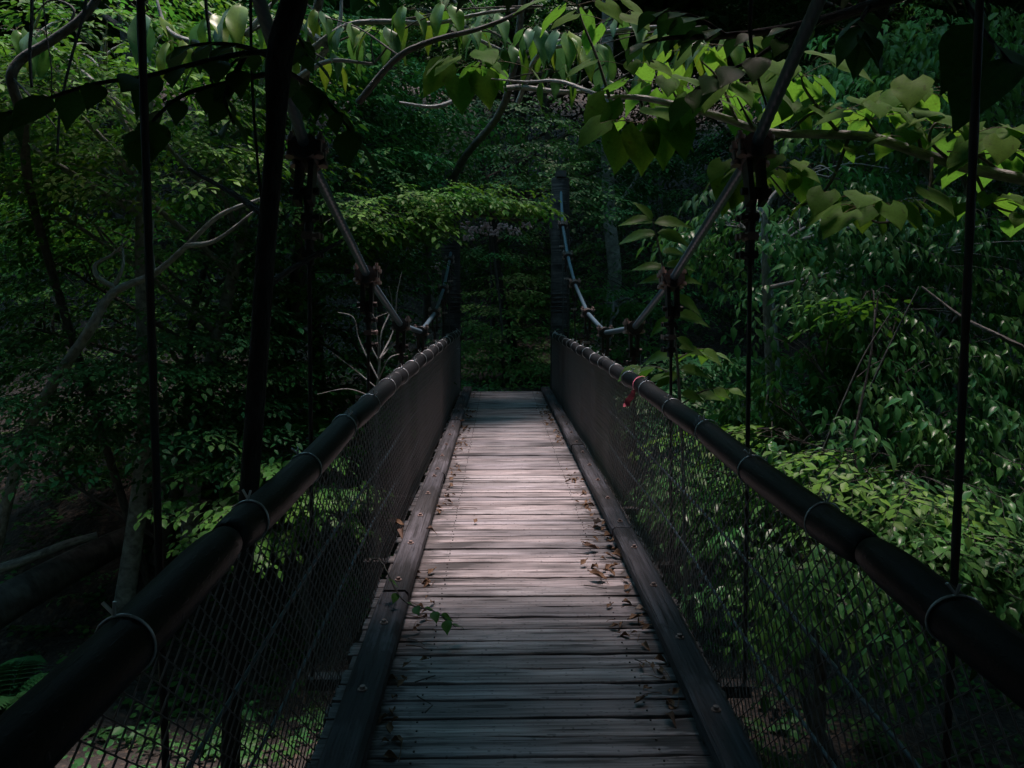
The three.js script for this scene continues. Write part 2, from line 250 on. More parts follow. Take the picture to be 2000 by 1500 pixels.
// ------------------------------------------------------------------ suspension cables with clamps and hangers, towers
const towerTop = [];
{
  const NODES = [
    [[600, 300], [718, 540], [783, 635], [822, 648], [849, 612], [866, 565], [878, 508], [887, 452]],
    [[1470, 298], [1312, 548], [1238, 641], [1182, 650], [1148, 612], [1123, 555], [1109, 500], [1099, 440]]];
  // clamp parts, built once, hanging down -y from the cable centre
  const mv = (g, x, y, z, rx = 0, ry = 0, rz = 0) => { g.rotateX(rx); g.rotateY(ry); g.rotateZ(rz); g.translate(x, y, z); return g; };
  const body = merged([mv(new THREE.CylinderGeometry(0.043, 0.043, 0.1, 14), 0, 0, 0, Math.PI / 2), box(0.1, 0.03, 0.03, 0, 0.004, 0.03), box(0.1, 0.03, 0.03, 0, 0.004, -0.03), box(0.016, 0.15, 0.05, 0.02, -0.095, 0), box(0.016, 0.15, 0.05, -0.02, -0.095, 0), mv(new THREE.CylinderGeometry(0.012, 0.012, 0.09, 8), 0, -0.13, 0, 0, 0, Math.PI / 2)]);
  const thimble = merged([mv(new THREE.TorusGeometry(0.028, 0.011, 8, 18), 0, -0.155, 0, 0, Math.PI / 2), mv(new THREE.CylinderGeometry(0.012, 0.014, 0.2, 8), 0, -0.275, 0.013, 0.05), mv(new THREE.CylinderGeometry(0.012, 0.014, 0.2, 8), 0, -0.275, -0.013, -0.05)]);
  const clip = merged([box(0.036, 0.026, 0.062), mv(new THREE.CylinderGeometry(0.007, 0.007, 0.062, 6), 0.01, 0, 0.024, 0, 0, Math.PI / 2), mv(new THREE.CylinderGeometry(0.007, 0.007, 0.062, 6), 0.01, 0, -0.024, 0, 0, Math.PI / 2), mv(new THREE.CylinderGeometry(0.013, 0.013, 0.012, 6), 0.036, 0, 0.024, 0, 0, Math.PI / 2), mv(new THREE.CylinderGeometry(0.013, 0.013, 0.012, 6), 0.036, 0, -0.024, 0, 0, Math.PI / 2)]);
  const nut = merged([mv(cyl(0.008, 0.075, 6), 0, 0.018, 0), mv(cyl(0.016, 0.016, 6), 0, 0.032, 0), mv(cyl(0.016, 0.014, 6), 0, -0.022, 0)]);
  RAILS.forEach((r, si) => {
    const t = thing('suspension_cable', r.s < 0 ? 'sagging steel suspension cable with clamps and hangers over the railing by the leaning trunk' : 'sagging steel suspension cable with clamps and hangers over the railing with the pink ribbon', 'cable');
    const R = rng(91 + si), nodes = NODES[si].map(([x, y]) => atX(x, y, r.C));
    nodes.sort((a, b) => b.z - a.z);
    const n0 = nodes[0], n1 = nodes[1], dz = 1.45, slope = si ? 0.62 : 0.62;
    const near = [V(r.C, n0.y + (n0.z + 1.55) * 0 + slope * 1.45, -(-n0.z - dz)), V(r.C, n0.y + slope * 1.45 + 0.95, -(-n0.z - 2 * dz))];
    if (si) { const q = atX(1600, 0, r.C), k = (q.y - n0.y) / (q.z - n0.z); near[0].y = n0.y + k * dz; near[1].y = near[0].y + (k + 0.08) * dz; }
    nodes.unshift(near[1], near[0]);
    const last = nodes[nodes.length - 1], top = V(r.C, last.y + 0.62, -12.75); nodes.push(top); towerTop.push(top, nodes[0]);
    const fine = []; for (let i = 0; i + 1 < nodes.length; i++) { const m = Math.ceil(nodes[i].distanceTo(nodes[i + 1]) / 0.012); for (let k = 0; k < m; k++) fine.push(nodes[i].clone().lerp(nodes[i + 1], k / m)); } fine.push(top);
    part(t, 'wire_rope', tube(fine, [0.0235, 0.0235], 0, 18, true, twistLobes(6, 0.13, 0.26)), cableMat);
    for (let i = 1; i < nodes.length - 1; i++) {
      const p = nodes[i], dir = nodes[i + 1].clone().sub(nodes[i - 1]).normalize();
      const c = part(t, 'clamp', body, darkSteel); c.position.copy(p); c.scale.setScalar(1.3); c.rotation.x = Math.atan2(dir.y, -dir.z) * 0.75;
      for (const dx of [-0.045, 0.045]) for (const dzz of [-0.03, 0.03]) { const b = part(c, 'bolt', nut, rustSteel); b.position.set(dx, 0, dzz); }
      const low = V(r.C + r.s * 0.03, deckY(-p.z) - 0.12, p.z), eye = part(t, 'thimble', thimble, darkSteel); eye.position.copy(p); eye.scale.setScalar(1.2);
      for (let k = 0; k < 3; k++) { const q = part(eye, 'rope_clip', clip, k === 1 ? rustSteel : darkSteel); q.position.set(0, -0.215 - k * 0.062, 0); q.rotation.y = r.s < 0 ? 0 : Math.PI; }
      const a = p.clone().add(V(0, -0.3, 0)); if (a.y > low.y + 0.1) { const pts = [], m = Math.ceil((a.y - low.y) / 0.02); for (let k = 0; k <= m; k++) pts.push(a.clone().lerp(low, k / m)); part(t, 'hanger', tube(pts, [0.0098, 0.0098], 0, 10, true, twistLobes(4, 0.2, 0.09)), darkSteel); }
      const beam = part(t, 'hanger_bracket', box(0.34, 0.05, 0.07), darkSteel); beam.position.set(r.C - r.s * 0.12, low.y - 0.02, p.z);
    }
  });
  for (const [d, label, tops] of [[12.85, 'dark timber bridge tower with two posts where the deck ends under foliage', [towerTop[0], towerTop[2]]], [-(towerTop[1].z) * -0 - (towerTop[1].z) + 0.08, '', [towerTop[1], towerTop[3]]]]) {
    const dd = label ? d : -towerTop[1].z - 0.25;
    const t = thing('bridge_tower', label || 'dark timber bridge tower at the deck end nearer the open planks', 'tower');
    const H = Math.max(tops[0].y, tops[1].y) + 0.15;
    tops.forEach((p, i) => {
      const s = i ? 1 : -1, gy = -1.2, post = part(t, 'post', tube([V(p.x + s * 0.02, gy, -dd), V(p.x + s * 0.01, 1, -dd), V(p.x, H, -dd)], [0.17, 0.15], 8, 18), timberMat);
      for (let k = 0; k < 5; k++) { const b = part(post, 'band', new THREE.TorusGeometry(0.166, 0.008, 5, 24), darkSteel); b.rotation.x = Math.PI / 2; b.position.set(p.x, 1.62 + k * 0.07, -dd); }
      const sad = part(t, 'saddle', box(0.16, 0.1, 0.34), darkSteel); sad.position.set(p.x, H + 0.05, -dd);
    });
    const cb = part(t, 'crossbeam', box(tops[1].x - tops[0].x + 0.5, 0.2, 0.16), timberMat); cb.position.set((tops[0].x + tops[1].x) / 2, deckY(dd) - 0.2, -dd + 0.2);
  }
}

// ------------------------------------------------------------------ leaves and sprays
// leaf along +x, blade in xz, +y is its upper face
function leafGeo(width, rows, { fold = 0.25, curl = 0.25, wave = 0, side = 1, heart = false, teeth = 0 } = {}) {
  const pos = [], uv = [], idx = [];
  for (let i = 0; i <= rows; i++) {
    const t = i / rows, w = width(t);
    const cols = side * 2;
    for (let k = 0; k <= cols; k++) {
      const q = (k - side) / side, jag = teeth && Math.abs(q) === 1 ? 1 - teeth * (i % 2) : 1, z = q * w * jag, back = heart ? -0.26 * Math.pow(Math.abs(q), 1.5) * (1 - t) * (1 - t) * (1 - t) * (t < 0.5 ? 1 : 0.6) : 0;
      const y = fold * Math.abs(z) - curl * t * t + wave * Math.sin(t * 9 + q * 2.2) * Math.abs(q) - 0.3 * z * z;
      pos.push(t + back, y, z); uv.push(t, 0.5 + z);
      if (i < rows && k < cols) { const a = i * (cols + 1) + k, b = a + cols + 1; idx.push(a, a + 1, b, b, a + 1, b + 1); }
    }
  }
  const g = new THREE.BufferGeometry(); g.setAttribute('position', new THREE.Float32BufferAttribute(pos, 3)); g.setAttribute('uv', new THREE.Float32BufferAttribute(uv, 2)); g.setIndex(idx); g.computeVertexNormals(); return g;
}
const ovate = (w, tip = 1.5) => (t) => Math.max(0.004, w * Math.pow(Math.sin(Math.PI * Math.pow(t, 0.72)), 0.85) * (t > 0.55 ? Math.pow((1 - t) / 0.45, tip - 1 > 0 ? (tip - 1) * 0.6 : 0) : 1));
const LEAF = {
  beech: leafGeo(ovate(0.27), 3, { fold: 0.25, curl: 0.14 }),
  lance: leafGeo(ovate(0.21, 1.8), 4, { fold: 0.4, curl: 0.3 }),
  broad: leafGeo(ovate(0.33, 1.7), 6, { fold: 0.2, curl: 0.2, wave: 0.02, side: 2 }),
  magnolia: leafGeo(ovate(0.2, 1.4), 10, { fold: 0.3, curl: 0.35, wave: 0.035, side: 2 }),
  toothed: leafGeo(ovate(0.24, 1.7), 14, { fold: 0.3, curl: 0.42, wave: 0.012, side: 2, teeth: 0.14 }),
  heart: leafGeo((t) => Math.max(0.004, 0.46 * Math.pow(1 - t, 0.8) * Math.pow(Math.min(1, t / 0.16 + 0.25), 0.6) * (1 + 0.35 * Math.sin(Math.PI * t) - 0.25 * smooth(0.6, 1, t))), 12, { fold: 0.12, curl: 0.16, wave: 0.02, side: 3, heart: true, teeth: 0.035 }),
};
const X1 = V(1, 0, 0);
function frame(dir, up, pos, s) {          // matrix that lays a leaf or spray along dir, upper face toward up
  const x = dir.clone().normalize(), y = up.clone().addScaledVector(x, -up.dot(x)).normalize(), z = V(0, 0, 0).crossVectors(x, y);
  return new THREE.Matrix4().makeBasis(x.multiplyScalar(s), y.multiplyScalar(s), z.multiplyScalar(s)).setPosition(pos);
}
function makeSpray(seed, kind) {
  const R = rng(seed), L = [], twigs = [];
  const run = (o, dir, len, n, size, depth) => {
    const pts = []; for (let i = 0; i <= 4; i++) { const s = i / 4; pts.push(o.clone().addScaledVector(dir, len * s).add(V(0, -kind.droop * len * s * s, 0))); }
    twigs.push(tube(pts, [0.0045 - 0.0015 * depth, 0.0012], 4, 3));
    const c = new THREE.CatmullRomCurve3(pts);
    for (let i = 0; i < n; i++) {
      const s = (i + 0.6) / n, p = c.getPoint(Math.min(1, s)), tg = c.getTangent(Math.min(1, s)), lr = i === n - 1 ? 0 : i % 2 ? 1 : -1;
      const sideV = V(0, 0, 0).crossVectors(tg, V(0, 1, 0)).normalize();
      const ld = tg.clone().multiplyScalar(0.75 + 0.2 * R()).addScaledVector(sideV, lr * (0.75 + 0.3 * R())).add(V(0, -kind.hang * (0.6 + 0.8 * R()), 0)).normalize();
      const up = V((R() - 0.5) * kind.tumble, 1, (R() - 0.5) * kind.tumble);
      L.push(frame(ld, up, p, size * (0.55 + 0.75 * R())));
    }
    if (depth < 1) for (let i = 0; i < kind.sides; i++) {
      const s = 0.15 + 0.6 * (i + 0.4 * R()) / kind.sides, p = c.getPoint(s), tg = c.getTangent(s), a = (i % 2 ? 1 : -1) * (0.6 + 0.4 * R());
      run(p, tg.clone().applyAxisAngle(V(0, 1, 0), a).add(V(0, (R() - 0.5) * 0.3, 0)).normalize(), len * (0.72 - 0.4 * s), Math.max(3, Math.round(n * 0.55)), size * 0.92, depth + 1);
    }
  };
  run(V(0, 0, 0), V(1, 0.06, 0).normalize(), kind.len, kind.n, kind.size, 0);
  return { leaves: L, twig: merged(twigs), geo: merged(L.map(m => LEAF[kind.leaf].clone().applyMatrix4(m))), leaf: LEAF[kind.leaf] };
}
const SPRAY = {
  beech: [1, 2, 3].map(s => makeSpray(100 + s, { leaf: 'beech', len: 0.55, n: 8, size: 0.085, droop: 0.14, hang: 0.12, tumble: 0.45, sides: 4 })),
  lance: [1, 2, 3].map(s => makeSpray(200 + s, { leaf: 'lance', len: 0.55, n: 8, size: 0.115, droop: 0.22, hang: 0.42, tumble: 0.6, sides: 3 })),
  broad: [1, 2, 3].map(s => makeSpray(300 + s, { leaf: 'broad', len: 0.5, n: 7, size: 0.12, droop: 0.12, hang: 0.2, tumble: 0.5, sides: 2 })),
  canopy: [1, 2].map(s => makeSpray(500 + s, { leaf: 'beech', len: 1.5, n: 9, size: 0.5, droop: 0.12, hang: 0.1, tumble: 0.5, sides: 2 })),
  herb: [1, 2].map(s => makeSpray(400 + s, { leaf: 'broad', len: 0.3, n: 6, size: 0.075, droop: 0.2, hang: 0.1, tumble: 0.7, sides: 3 })),
};
const FOLIAGE = {   // base colours of the species
  maple: { spray: 'beech', mats: tints(0.05, 0.13, 0.012, { through: 0.42, coat: 0.22 }) },
  beech: { spray: 'beech', mats: tints(0.034, 0.11, 0.018, { through: 0.36, coat: 0.25 }) },
  teal: { spray: 'beech', mats: tints(0.03, 0.105, 0.024, { through: 0.34, coat: 0.3 }) },
  glossy: { spray: 'lance', mats: tints(0.026, 0.095, 0.02, { through: 0.34, coat: 0.45, coatRough: 0.3 }) },
  olive: { spray: 'lance', mats: tints(0.052, 0.13, 0.016, { through: 0.4, coat: 0.5 }) },
  broad: { spray: 'broad', mats: tints(0.034, 0.11, 0.014, { through: 0.36, coat: 0.25 }) },
  canopy: { spray: 'canopy', mats: [0, 1].map(() => new THREE.MeshStandardMaterial({ color: rgb(0.034, 0.11, 0.02), roughness: 0.8, side: THREE.DoubleSide })) },
  far: { spray: 'beech', mats: [0, 1].map(() => new THREE.MeshStandardMaterial({ color: rgb(0.034, 0.11, 0.02), roughness: 0.6, side: THREE.DoubleSide })) },
  herb: { spray: 'herb', mats: tints(0.03, 0.105, 0.024, { through: 0.3, coat: 0.25 }) },
};
for (const f of Object.values(FOLIAGE)) f.mass = (() => { const m = f.mats[1].clone(); return m; })();

// sprays: list of matrices; front ones are taken apart into single leaves
function foliage(parent, species, mats4, R, leafParts = 0) {
  const f = FOLIAGE[species], sets = SPRAY[f.spray], pick = mats4.map(() => Math.floor(R() * sets.length));
  let order = mats4.map((m, i) => i), singleSet = new Set();
  if (leafParts) {
    const dist = mats4.map(m => { const p = new THREE.Vector3().setFromMatrixPosition(m), s = screen(p); return s && s[0] > -40 && s[0] < 2040 && s[1] > -40 && s[1] < 1540 ? s[2] : 1e9; });
    order.sort((a, b) => dist[a] - dist[b]); let n = 0;
    for (const i of order) { const k = sets[pick[i]].leaves.length; if (n + k > leafParts || dist[i] > 1e8) break; n += k; singleSet.add(i); }
    const tw = [];
    for (const i of singleSet) {
      const s = sets[pick[i]]; tw.push(s.twig.clone().applyMatrix4(mats4[i]));
      for (const lm of s.leaves) { const m = part(parent, 'leaf', s.leaf, f.mats[Math.floor(R() * 4)]); mats4[i].clone().multiply(lm).decompose(m.position, m.quaternion, m.scale); }
    }
    if (tw.length) part(parent, 'twigs', merged(tw), barkTwig).userData.kind = 'stuff';
  }
  sets.forEach((s, k) => {
    const list = mats4.filter((m, i) => pick[i] === k && !singleSet.has(i)); if (!list.length) return;
    const im = shade(new THREE.InstancedMesh(s.geo, f.mass, list.length)); im.name = 'foliage'; im.userData.kind = 'stuff';
    const c = new THREE.Color();
    list.forEach((m, i) => { im.setMatrixAt(i, m); const b = 0.6 + 0.8 * R(), h = R(); im.setColorAt(i, c.setRGB(b * (0.75 + 0.5 * h), b, b * (1.25 - 0.5 * h))); });
    parent.add(im);
  });
}
function clumpSprays(c, rad, n, scale, R, { tier = 0.34, from = null, droop = 0.2, shell = 0.35 } = {}) {
  const out = [];
  for (let i = 0; i < n; i++) {
    const th = R() * 2 * Math.PI, u = 2 * R() - 1, rr = Math.pow(R(), shell), q = Math.sqrt(1 - u * u);
    const lump = 0.72 + 0.5 * noise(3 + 1.6 * Math.cos(th) * q + c.x * 3, 3 + 1.6 * u + Math.sin(th) * q * 1.6 + c.y * 3);
    let x = Math.cos(th) * q * rr * lump, y = u * rr * lump, z = Math.sin(th) * q * rr * lump;
    const p = V(c.x + x * rad.x, c.y + y * rad.y, c.z + z * rad.z);
    if (tier) { const ty = Math.round((p.y + 0.12 * Math.sin(p.x * 1.7) + 0.1 * Math.cos(p.z * 1.3)) / tier) * tier; p.y = lerp(p.y, ty, 0.7); }
    if (p.y < groundY(p.x, p.z) + 0.05) continue;
    const o = from || c; let dx = p.x - o.x, dz = p.z - o.z; const a = Math.atan2(dz, dx) + (R() - 0.5) * 1.6;
    const dir = V(Math.cos(a), -droop * (0.3 + 1.4 * R()) + 0.15 * y, Math.sin(a));
    const up = V((R() - 0.5) * 0.7, 1, (R() - 0.5) * 0.7);
    out.push(frame(dir, up, p, scale * (0.75 + 0.5 * R())));
  }
  return out;
}
// a tree: trunk through points, limbs to its clumps, foliage in the clumps. clump: [px, py, distance, rx, ry, rz, sprays]
function tree(o) {
  const R = rng(o.seed), t = thing(o.name || 'understory_tree', o.label, o.category || 'tree', o.group), barkM = o.bark || barkMid;
  const cl = o.clumps.map(([px, py, d, rx, ry, rz, n]) => ({ c: px && px.isVector3 ? px : P(px, py, d), r: V(rx, ry, rz), n }));
  let base, top;
  if (o.trunk) { base = o.trunk[0]; top = o.trunk[o.trunk.length - 1]; }
  else {
    const m = cl.reduce((a, b) => a.add(b.c), V(0, 0, 0)).multiplyScalar(1 / cl.length); base = V(m.x + (R() - 0.5) * 0.8, 0, m.z + (R() - 0.5) * 0.8 - 0.3); base.y = groundY(base.x, base.z) - 0.15;
    top = cl.reduce((a, b) => b.c.y > a.y ? b.c : a, cl[0].c).clone();
    o.trunk = [base, base.clone().lerp(top, 0.35).add(V((R() - 0.5) * 0.4, 0, (R() - 0.5) * 0.4)), base.clone().lerp(top, 0.7).add(V((R() - 0.5) * 0.4, 0, (R() - 0.5) * 0.4)), top];
  }
  const r0 = o.r0 || 0.035 + 0.012 * Math.max(0, top.y - base.y);
  const trunkCurve = new THREE.CatmullRomCurve3(o.trunk, false, 'centripetal');
  part(t, 'trunk', tube(o.trunk, [r0, r0 * 0.35], o.trunk.length * 6, 10), barkM);
  const limbs = [], sp = [];
  for (const k of cl) {
    let best = 0.2, bd = 1e9; for (let i = 1; i <= 20; i++) { const q = trunkCurve.getPoint(i / 20), dd = q.distanceTo(k.c) + Math.max(0, q.y - k.c.y) * 2; if (dd < bd) { bd = dd; best = i / 20; } }
    const a = trunkCurve.getPoint(Math.max(0.12, best - 0.12)), mid = a.clone().lerp(k.c, 0.5).add(V((R() - 0.5) * 0.3, 0.15 * R(), (R() - 0.5) * 0.3));
    const lr = Math.max(0.008, r0 * 0.4);
    limbs.push(tube([a, mid, k.c.clone()], [lr, lr * 0.4], 8, 6));
    for (let i = 0; i < 6; i++) { const e = k.c.clone().add(V((R() * 2 - 1) * k.r.x * 0.8, (R() * 2 - 1) * k.r.y * 0.6, (R() * 2 - 1) * k.r.z * 0.8)), s = mid.clone().lerp(k.c, R()); limbs.push(tube([s, s.clone().lerp(e, 0.5).add(V(0, 0.08, 0)), e], [lr * 0.4, 0.004], 6, 5)); }
    sp.push(...clumpSprays(k.c, k.r, k.n, o.scale || 1, R, { tier: o.tier ?? 0.34, from: o.fromTrunk === false ? null : V(base.x, 0, base.z), droop: o.droop ?? 0.2, shell: o.shell }));
  }
  if (o.keep) { const k = sp.filter(o.keep); sp.length = 0; sp.push(...k); }
  part(t, 'limbs', merged(limbs), barkM);
  foliage(t, o.species, sp, R, o.leafParts || 0);
  for (const b of o.extra || []) part(t, 'branch', tube(b.pts, b.r, b.pts.length * 5, 7), b.bark || barkM);
  return t;
}
// a bare branch drawn through pixels at given distances: [px, py, d]
const path = (a) => a.map(([x, y, d]) => P(x, y, d));

// ------------------------------------------------------------------ tall canopy trees round the gap over the bridge
{
  const trunks = [[-7.5, 4.5], [-1.8, 7.5], [5.5, 4.8], [10.5, -1], [-11.5, -3.5], [12.5, -9], [-13, -11.5], [-8, -17.5], [0.5, -21], [8.5, -18], [-17, 2], [17.5, 3.5], [-4, 13], [5, 13.5], [16, -18], [-17, -19]].map(([x, z]) => ({ x, z, clumps: [] }));
  const R = rng(5);
  const inGap = (x, z) => Math.min(Math.max(Math.abs(x + 3.3) / 6.9, Math.abs(-z - 7.9) / 3.0), Math.max(Math.abs(x - 4.4) / 1.7, Math.abs(-z - 6.3) / 1.25)) < 1 + 0.35 * (noise(x * 0.7 + 40, z * 0.7) - 0.5);     // the opening in the canopy over the middle of the bridge
  for (let x = -21; x <= 21; x += 2.1) for (let z = 17; z >= -30; z -= 2.1) {
    const px = x + (R() - 0.5) * 1.2, pz = z + (R() - 0.5) * 1.2, g = groundY(px, pz), py = Math.max(10.2, g + 6.5) + (R() - 0.5) * 1.6;
    const rad = V(1.75, 0.8, 1.75);
    if (inGap(px, pz) && inGap(px + 1.6, pz) && inGap(px - 1.6, pz) && inGap(px, pz + 1.6) && inGap(px, pz - 1.6)) continue;
    let best = trunks[0]; for (const t of trunks) if (Math.hypot(t.x - px, t.z - pz) < Math.hypot(best.x - px, best.z - pz)) best = t;
    best.clumps.push([V(px, py, pz), 0, 0, rad.x, rad.y, rad.z, 26]);
  }
  // lower boughs behind the open end and at the flanks
  for (let a = 0; a < 2 * Math.PI; a += 0.2) for (let y = 1.2; y < 9.5; y += 1.9) {
    const rr = 15 + 2.5 * R(), x = Math.cos(a) * rr * 1.05, z = -4 + Math.sin(a) * rr; if (z < -11) continue;
    const g = groundY(x, z); if (y < g - 0.5) continue;
    let best = trunks[0]; for (const t of trunks) if (Math.hypot(t.x - x, t.z - z) < Math.hypot(best.x - x, best.z - z)) best = t;
    best.clumps.push([V(x, y + R(), z), 0, 0, 1.9, 1.2, 1.9, 14]);
  }
  trunks.forEach((t, i) => {
    if (!t.clumps.length) return; const g = groundY(t.x, t.z) - 0.2;
    tree({ name: 'canopy_tree', label: 'tall forest tree whose high leafy crown closes over the footbridge', category: 'tree', group: 'tall trees standing round the footbridge', seed: 700 + i, species: 'canopy', bark: barkMid, scale: 1, tier: 0, fromTrunk: true, r0: 0.24, keep: (m) => { const q = V(0.75, 0, 0).applyMatrix4(m), thin = (q.x > -11 && q.x < 3 && -q.z > 14.2 && -q.z < 21) || (q.x < -3.5 && q.x > -13 && -q.z > 5 && -q.z < 14); if (thin && R() < 0.72) return false; return ![[0, 0], [0.6, 0], [-0.6, 0], [0, 0.6], [0, -0.6]].some(([a, b]) => inGap(q.x + a, q.z + b)); },
      trunk: [V(t.x, g, t.z), V(t.x + 0.3 * (R() - 0.5), g + 4, t.z + 0.3 * (R() - 0.5)), V(t.x + (R() - 0.5), 10.5 + Math.max(0, g), t.z + (R() - 0.5))], clumps: t.clumps });
  });
}

// unseen low boughs, added to keep sky light off the near deck
for (const [sx, label] of [[-1, 'unseen low tree added to shade the near deck on the side of the leaning trunk'], [1, 'unseen low tree added to shade the near deck on the side of the pink ribbon']]) {
  const R = rng(52 + sx), clumps = [], b = V(sx * 3.6, 0, 3.2); b.y = groundY(b.x, b.z) - 0.15;
  for (let x = 0.3; x < 5.2; x += 1.0) for (let d = -5; d < 4.4; d += 1.0) clumps.push([V(sx * x + (R() - 0.5) * 0.5, 4.0 + 0.5 * R() + 0.12 * x, -d + (R() - 0.5) * 0.5), 0, 0, 0.85, 0.35, 0.85, 9]);
  tree({ name: 'added_shade_tree', label, category: 'tree', seed: 60 + sx, species: 'canopy', scale: 0.55, tier: 0, r0: 0.13, bark: barkDark, trunk: [b, b.clone().add(V(-sx * 0.2, 2.2, -0.4)), b.clone().add(V(-sx * 0.9, 4.6, -1.6))], clumps,
    keep: (m) => [0, 0.5, 1].every(k => { const q = V(k, -0.15, 0).applyMatrix4(m); if (-q.z > (q.x > 2.1 ? 3.5 : 4.3)) return false; const s = screen(q); return !s || s[1] < -60; }) });
}

// ------------------------------------------------------------------ background woodland across the gully
const bg = (label, species, seed, clumps, more = {}) => tree({ label, species, seed, clumps: clumps.map(c => [...c.slice(0, 6), Math.round(c[6] * (more.dense || 0.8))]), group: 'small trees and bushes filling the wooded slope', ...more, scale: (more.scale || 1) * 1.15 });
// beyond the tower
bg('dim teal leaved tree spreading over the tower crossbeam', 'teal', 21, [[930, 250, 15, 1.3, 0.7, 1.2, 130], [1060, 300, 15.5, 1.4, 0.7, 1.2, 130], [1180, 330, 15, 1.3, 0.6, 1, 120], [1010, 370, 14.5, 1.2, 0.4, 0.9, 100], [850, 320, 15, 1.2, 0.8, 1, 110], [1130, 400, 14.2, 0.9, 0.35, 0.8, 70]], { bark: barkDark, r0: 0.1 });
bg('dark layered tree behind the bare grey trunk', 'teal', 22, [[1290, 330, 17, 1.5, 1, 1.2, 120], [1380, 420, 16, 1.4, 1, 1.2, 120], [1260, 470, 16.5, 1.3, 1, 1, 110], [1340, 560, 16, 1.5, 0.9, 1, 110], [1230, 570, 15, 1, 0.7, 1, 80]], { r0: 0.1 });
bg('dim green thicket seen between the tower posts', 'beech', 23, [[960, 600, 18, 1.0, 0.8, 1, 110], [1050, 560, 19, 1.1, 0.9, 1, 110], [1000, 700, 17, 1.3, 0.5, 0.8, 100], [930, 520, 19, 1, 0.7, 1, 90], [1080, 680, 18, 1, 0.8, 1, 90], [990, 480, 20, 1.5, 0.8, 1, 90], [950, 660, 15, 0.6, 0.6, 0.5, 70], [1030, 640, 15.4, 0.6, 0.6, 0.5, 70], [1070, 720, 14.8, 0.5, 0.3, 0.4, 45], [985, 730, 14.9, 0.6, 0.22, 0.4, 50], [1000, 560, 15.6, 0.7, 0.4, 0.5, 60]], {});
bg('high dark tree filling the far slope above the heart shaped leaves', 'teal', 24, [[1620, 40, 18, 2.2, 1.4, 1.6, 170], [1780, 30, 18.5, 2.2, 1.4, 1.6, 170], [1930, 0, 18, 2, 1.5, 1.6, 160], [1500, 60, 18, 1.8, 1.4, 1.4, 150], [1660, 160, 17, 2, 1.0, 1.4, 140], [1550, 220, 17, 1.8, 1.0, 1.2, 120]], { r0: 0.15 });
bg('dark tree on the far slope under the dipping branch', 'teal', 25, [[1620, 560, 14, 1.4, 1, 1, 110], [1680, 330, 15, 1.8, 1, 1.2, 130], [1520, 300, 15, 1.4, 0.8, 1, 90]], {});
bg('far grey green tree high over the tower', 'beech', 26, [[880, 60, 19, 1.9, 1.2, 1.4, 160], [1040, 70, 20, 2, 1.3, 1.4, 160], [1200, 90, 20, 2, 1.3, 1.4, 160], [1330, 150, 19, 1.9, 1.2, 1.4, 150], [760, 130, 18, 1.9, 1.2, 1.4, 150], [1400, 50, 19, 1.8, 1.2, 1.4, 130]], { r0: 0.15 });
{
  const R = rng(27), rows = [];
  for (let px = -150; px <= 2150; px += 165) for (let py = -60; py <= 560; py += 125) { const d = 20.5 + 4 * R(); const c = P(px + 90 * (R() - 0.5), py + 60 * (R() - 0.5), d); if (c.y > groundY(c.x, c.z) + 0.3) rows.push([c, 0, 0, 2.0, 1.2, 1.6, 60]); }
  for (let k = 0; k < 7; k++) tree({ name: 'far_tree', label: 'dim tree in the far wood beyond the bridge tower', group: 'far wood beyond the bridge tower', species: 'far', seed: 270 + k, scale: 1.7, r0: 0.16, clumps: rows.filter(c => clamp(Math.floor((c[0].x + 18) / 5.2), 0, 6) === k) });
}
// left bank
bg('bright yellow green maple beyond the hanging vines', 'maple', 31, [[60, 60, 8.6, 1.0, 0.55, 0.9, 120], [190, 110, 8.8, 1.0, 0.5, 0.9, 120], [120, 190, 8.4, 1.1, 0.45, 0.9, 110], [300, 60, 9.2, 1.0, 0.5, 0.9, 110], [30, 270, 8.8, 1, 0.5, 0.9, 90]], { leafParts: 280, dense: 0.5, scale: 1.12, bark: barkPale });
bg('green maple behind the dark drooping leaves', 'maple', 32, [[300, 250, 9.4, 1.2, 0.55, 1, 120], [440, 200, 9.6, 1.1, 0.55, 1, 120], [200, 330, 9.2, 1.1, 0.5, 1, 110], [420, 330, 9.2, 1.2, 0.5, 1, 110], [520, 100, 10, 1.1, 0.6, 1, 110], [90, 400, 9.4, 1.2, 0.6, 1, 110]], { leafParts: 280, dense: 0.5, scale: 1.12, bark: barkPale });
bg('low maple around the pale forked branch', 'beech', 33, [[120, 520, 10, 1.3, 0.6, 1, 120], [280, 470, 10.4, 1.2, 0.6, 1, 120], [420, 560, 10, 1.2, 0.7, 1, 120], [60, 640, 9.6, 1.2, 0.6, 1, 110], [250, 640, 9.8, 1.2, 0.6, 1, 110], [420, 440, 10.2, 1.1, 0.5, 1, 100]], { leafParts: 280, dense: 0.75, scale: 0.98 });
bg('leafy bush below the pale forked branch', 'teal', 34, [[120, 780, 8.8, 1.1, 0.6, 0.9, 110], [320, 760, 9.2, 1.1, 0.7, 0.9, 110], [440, 700, 9.4, 1, 0.6, 0.9, 100], [60, 890, 10.4, 1, 0.5, 0.8, 90], [300, 890, 11, 1.1, 0.5, 0.8, 90], [430, 860, 9, 0.9, 0.5, 0.8, 80]], { leafParts: 280, dense: 0.75, scale: 0.98 });
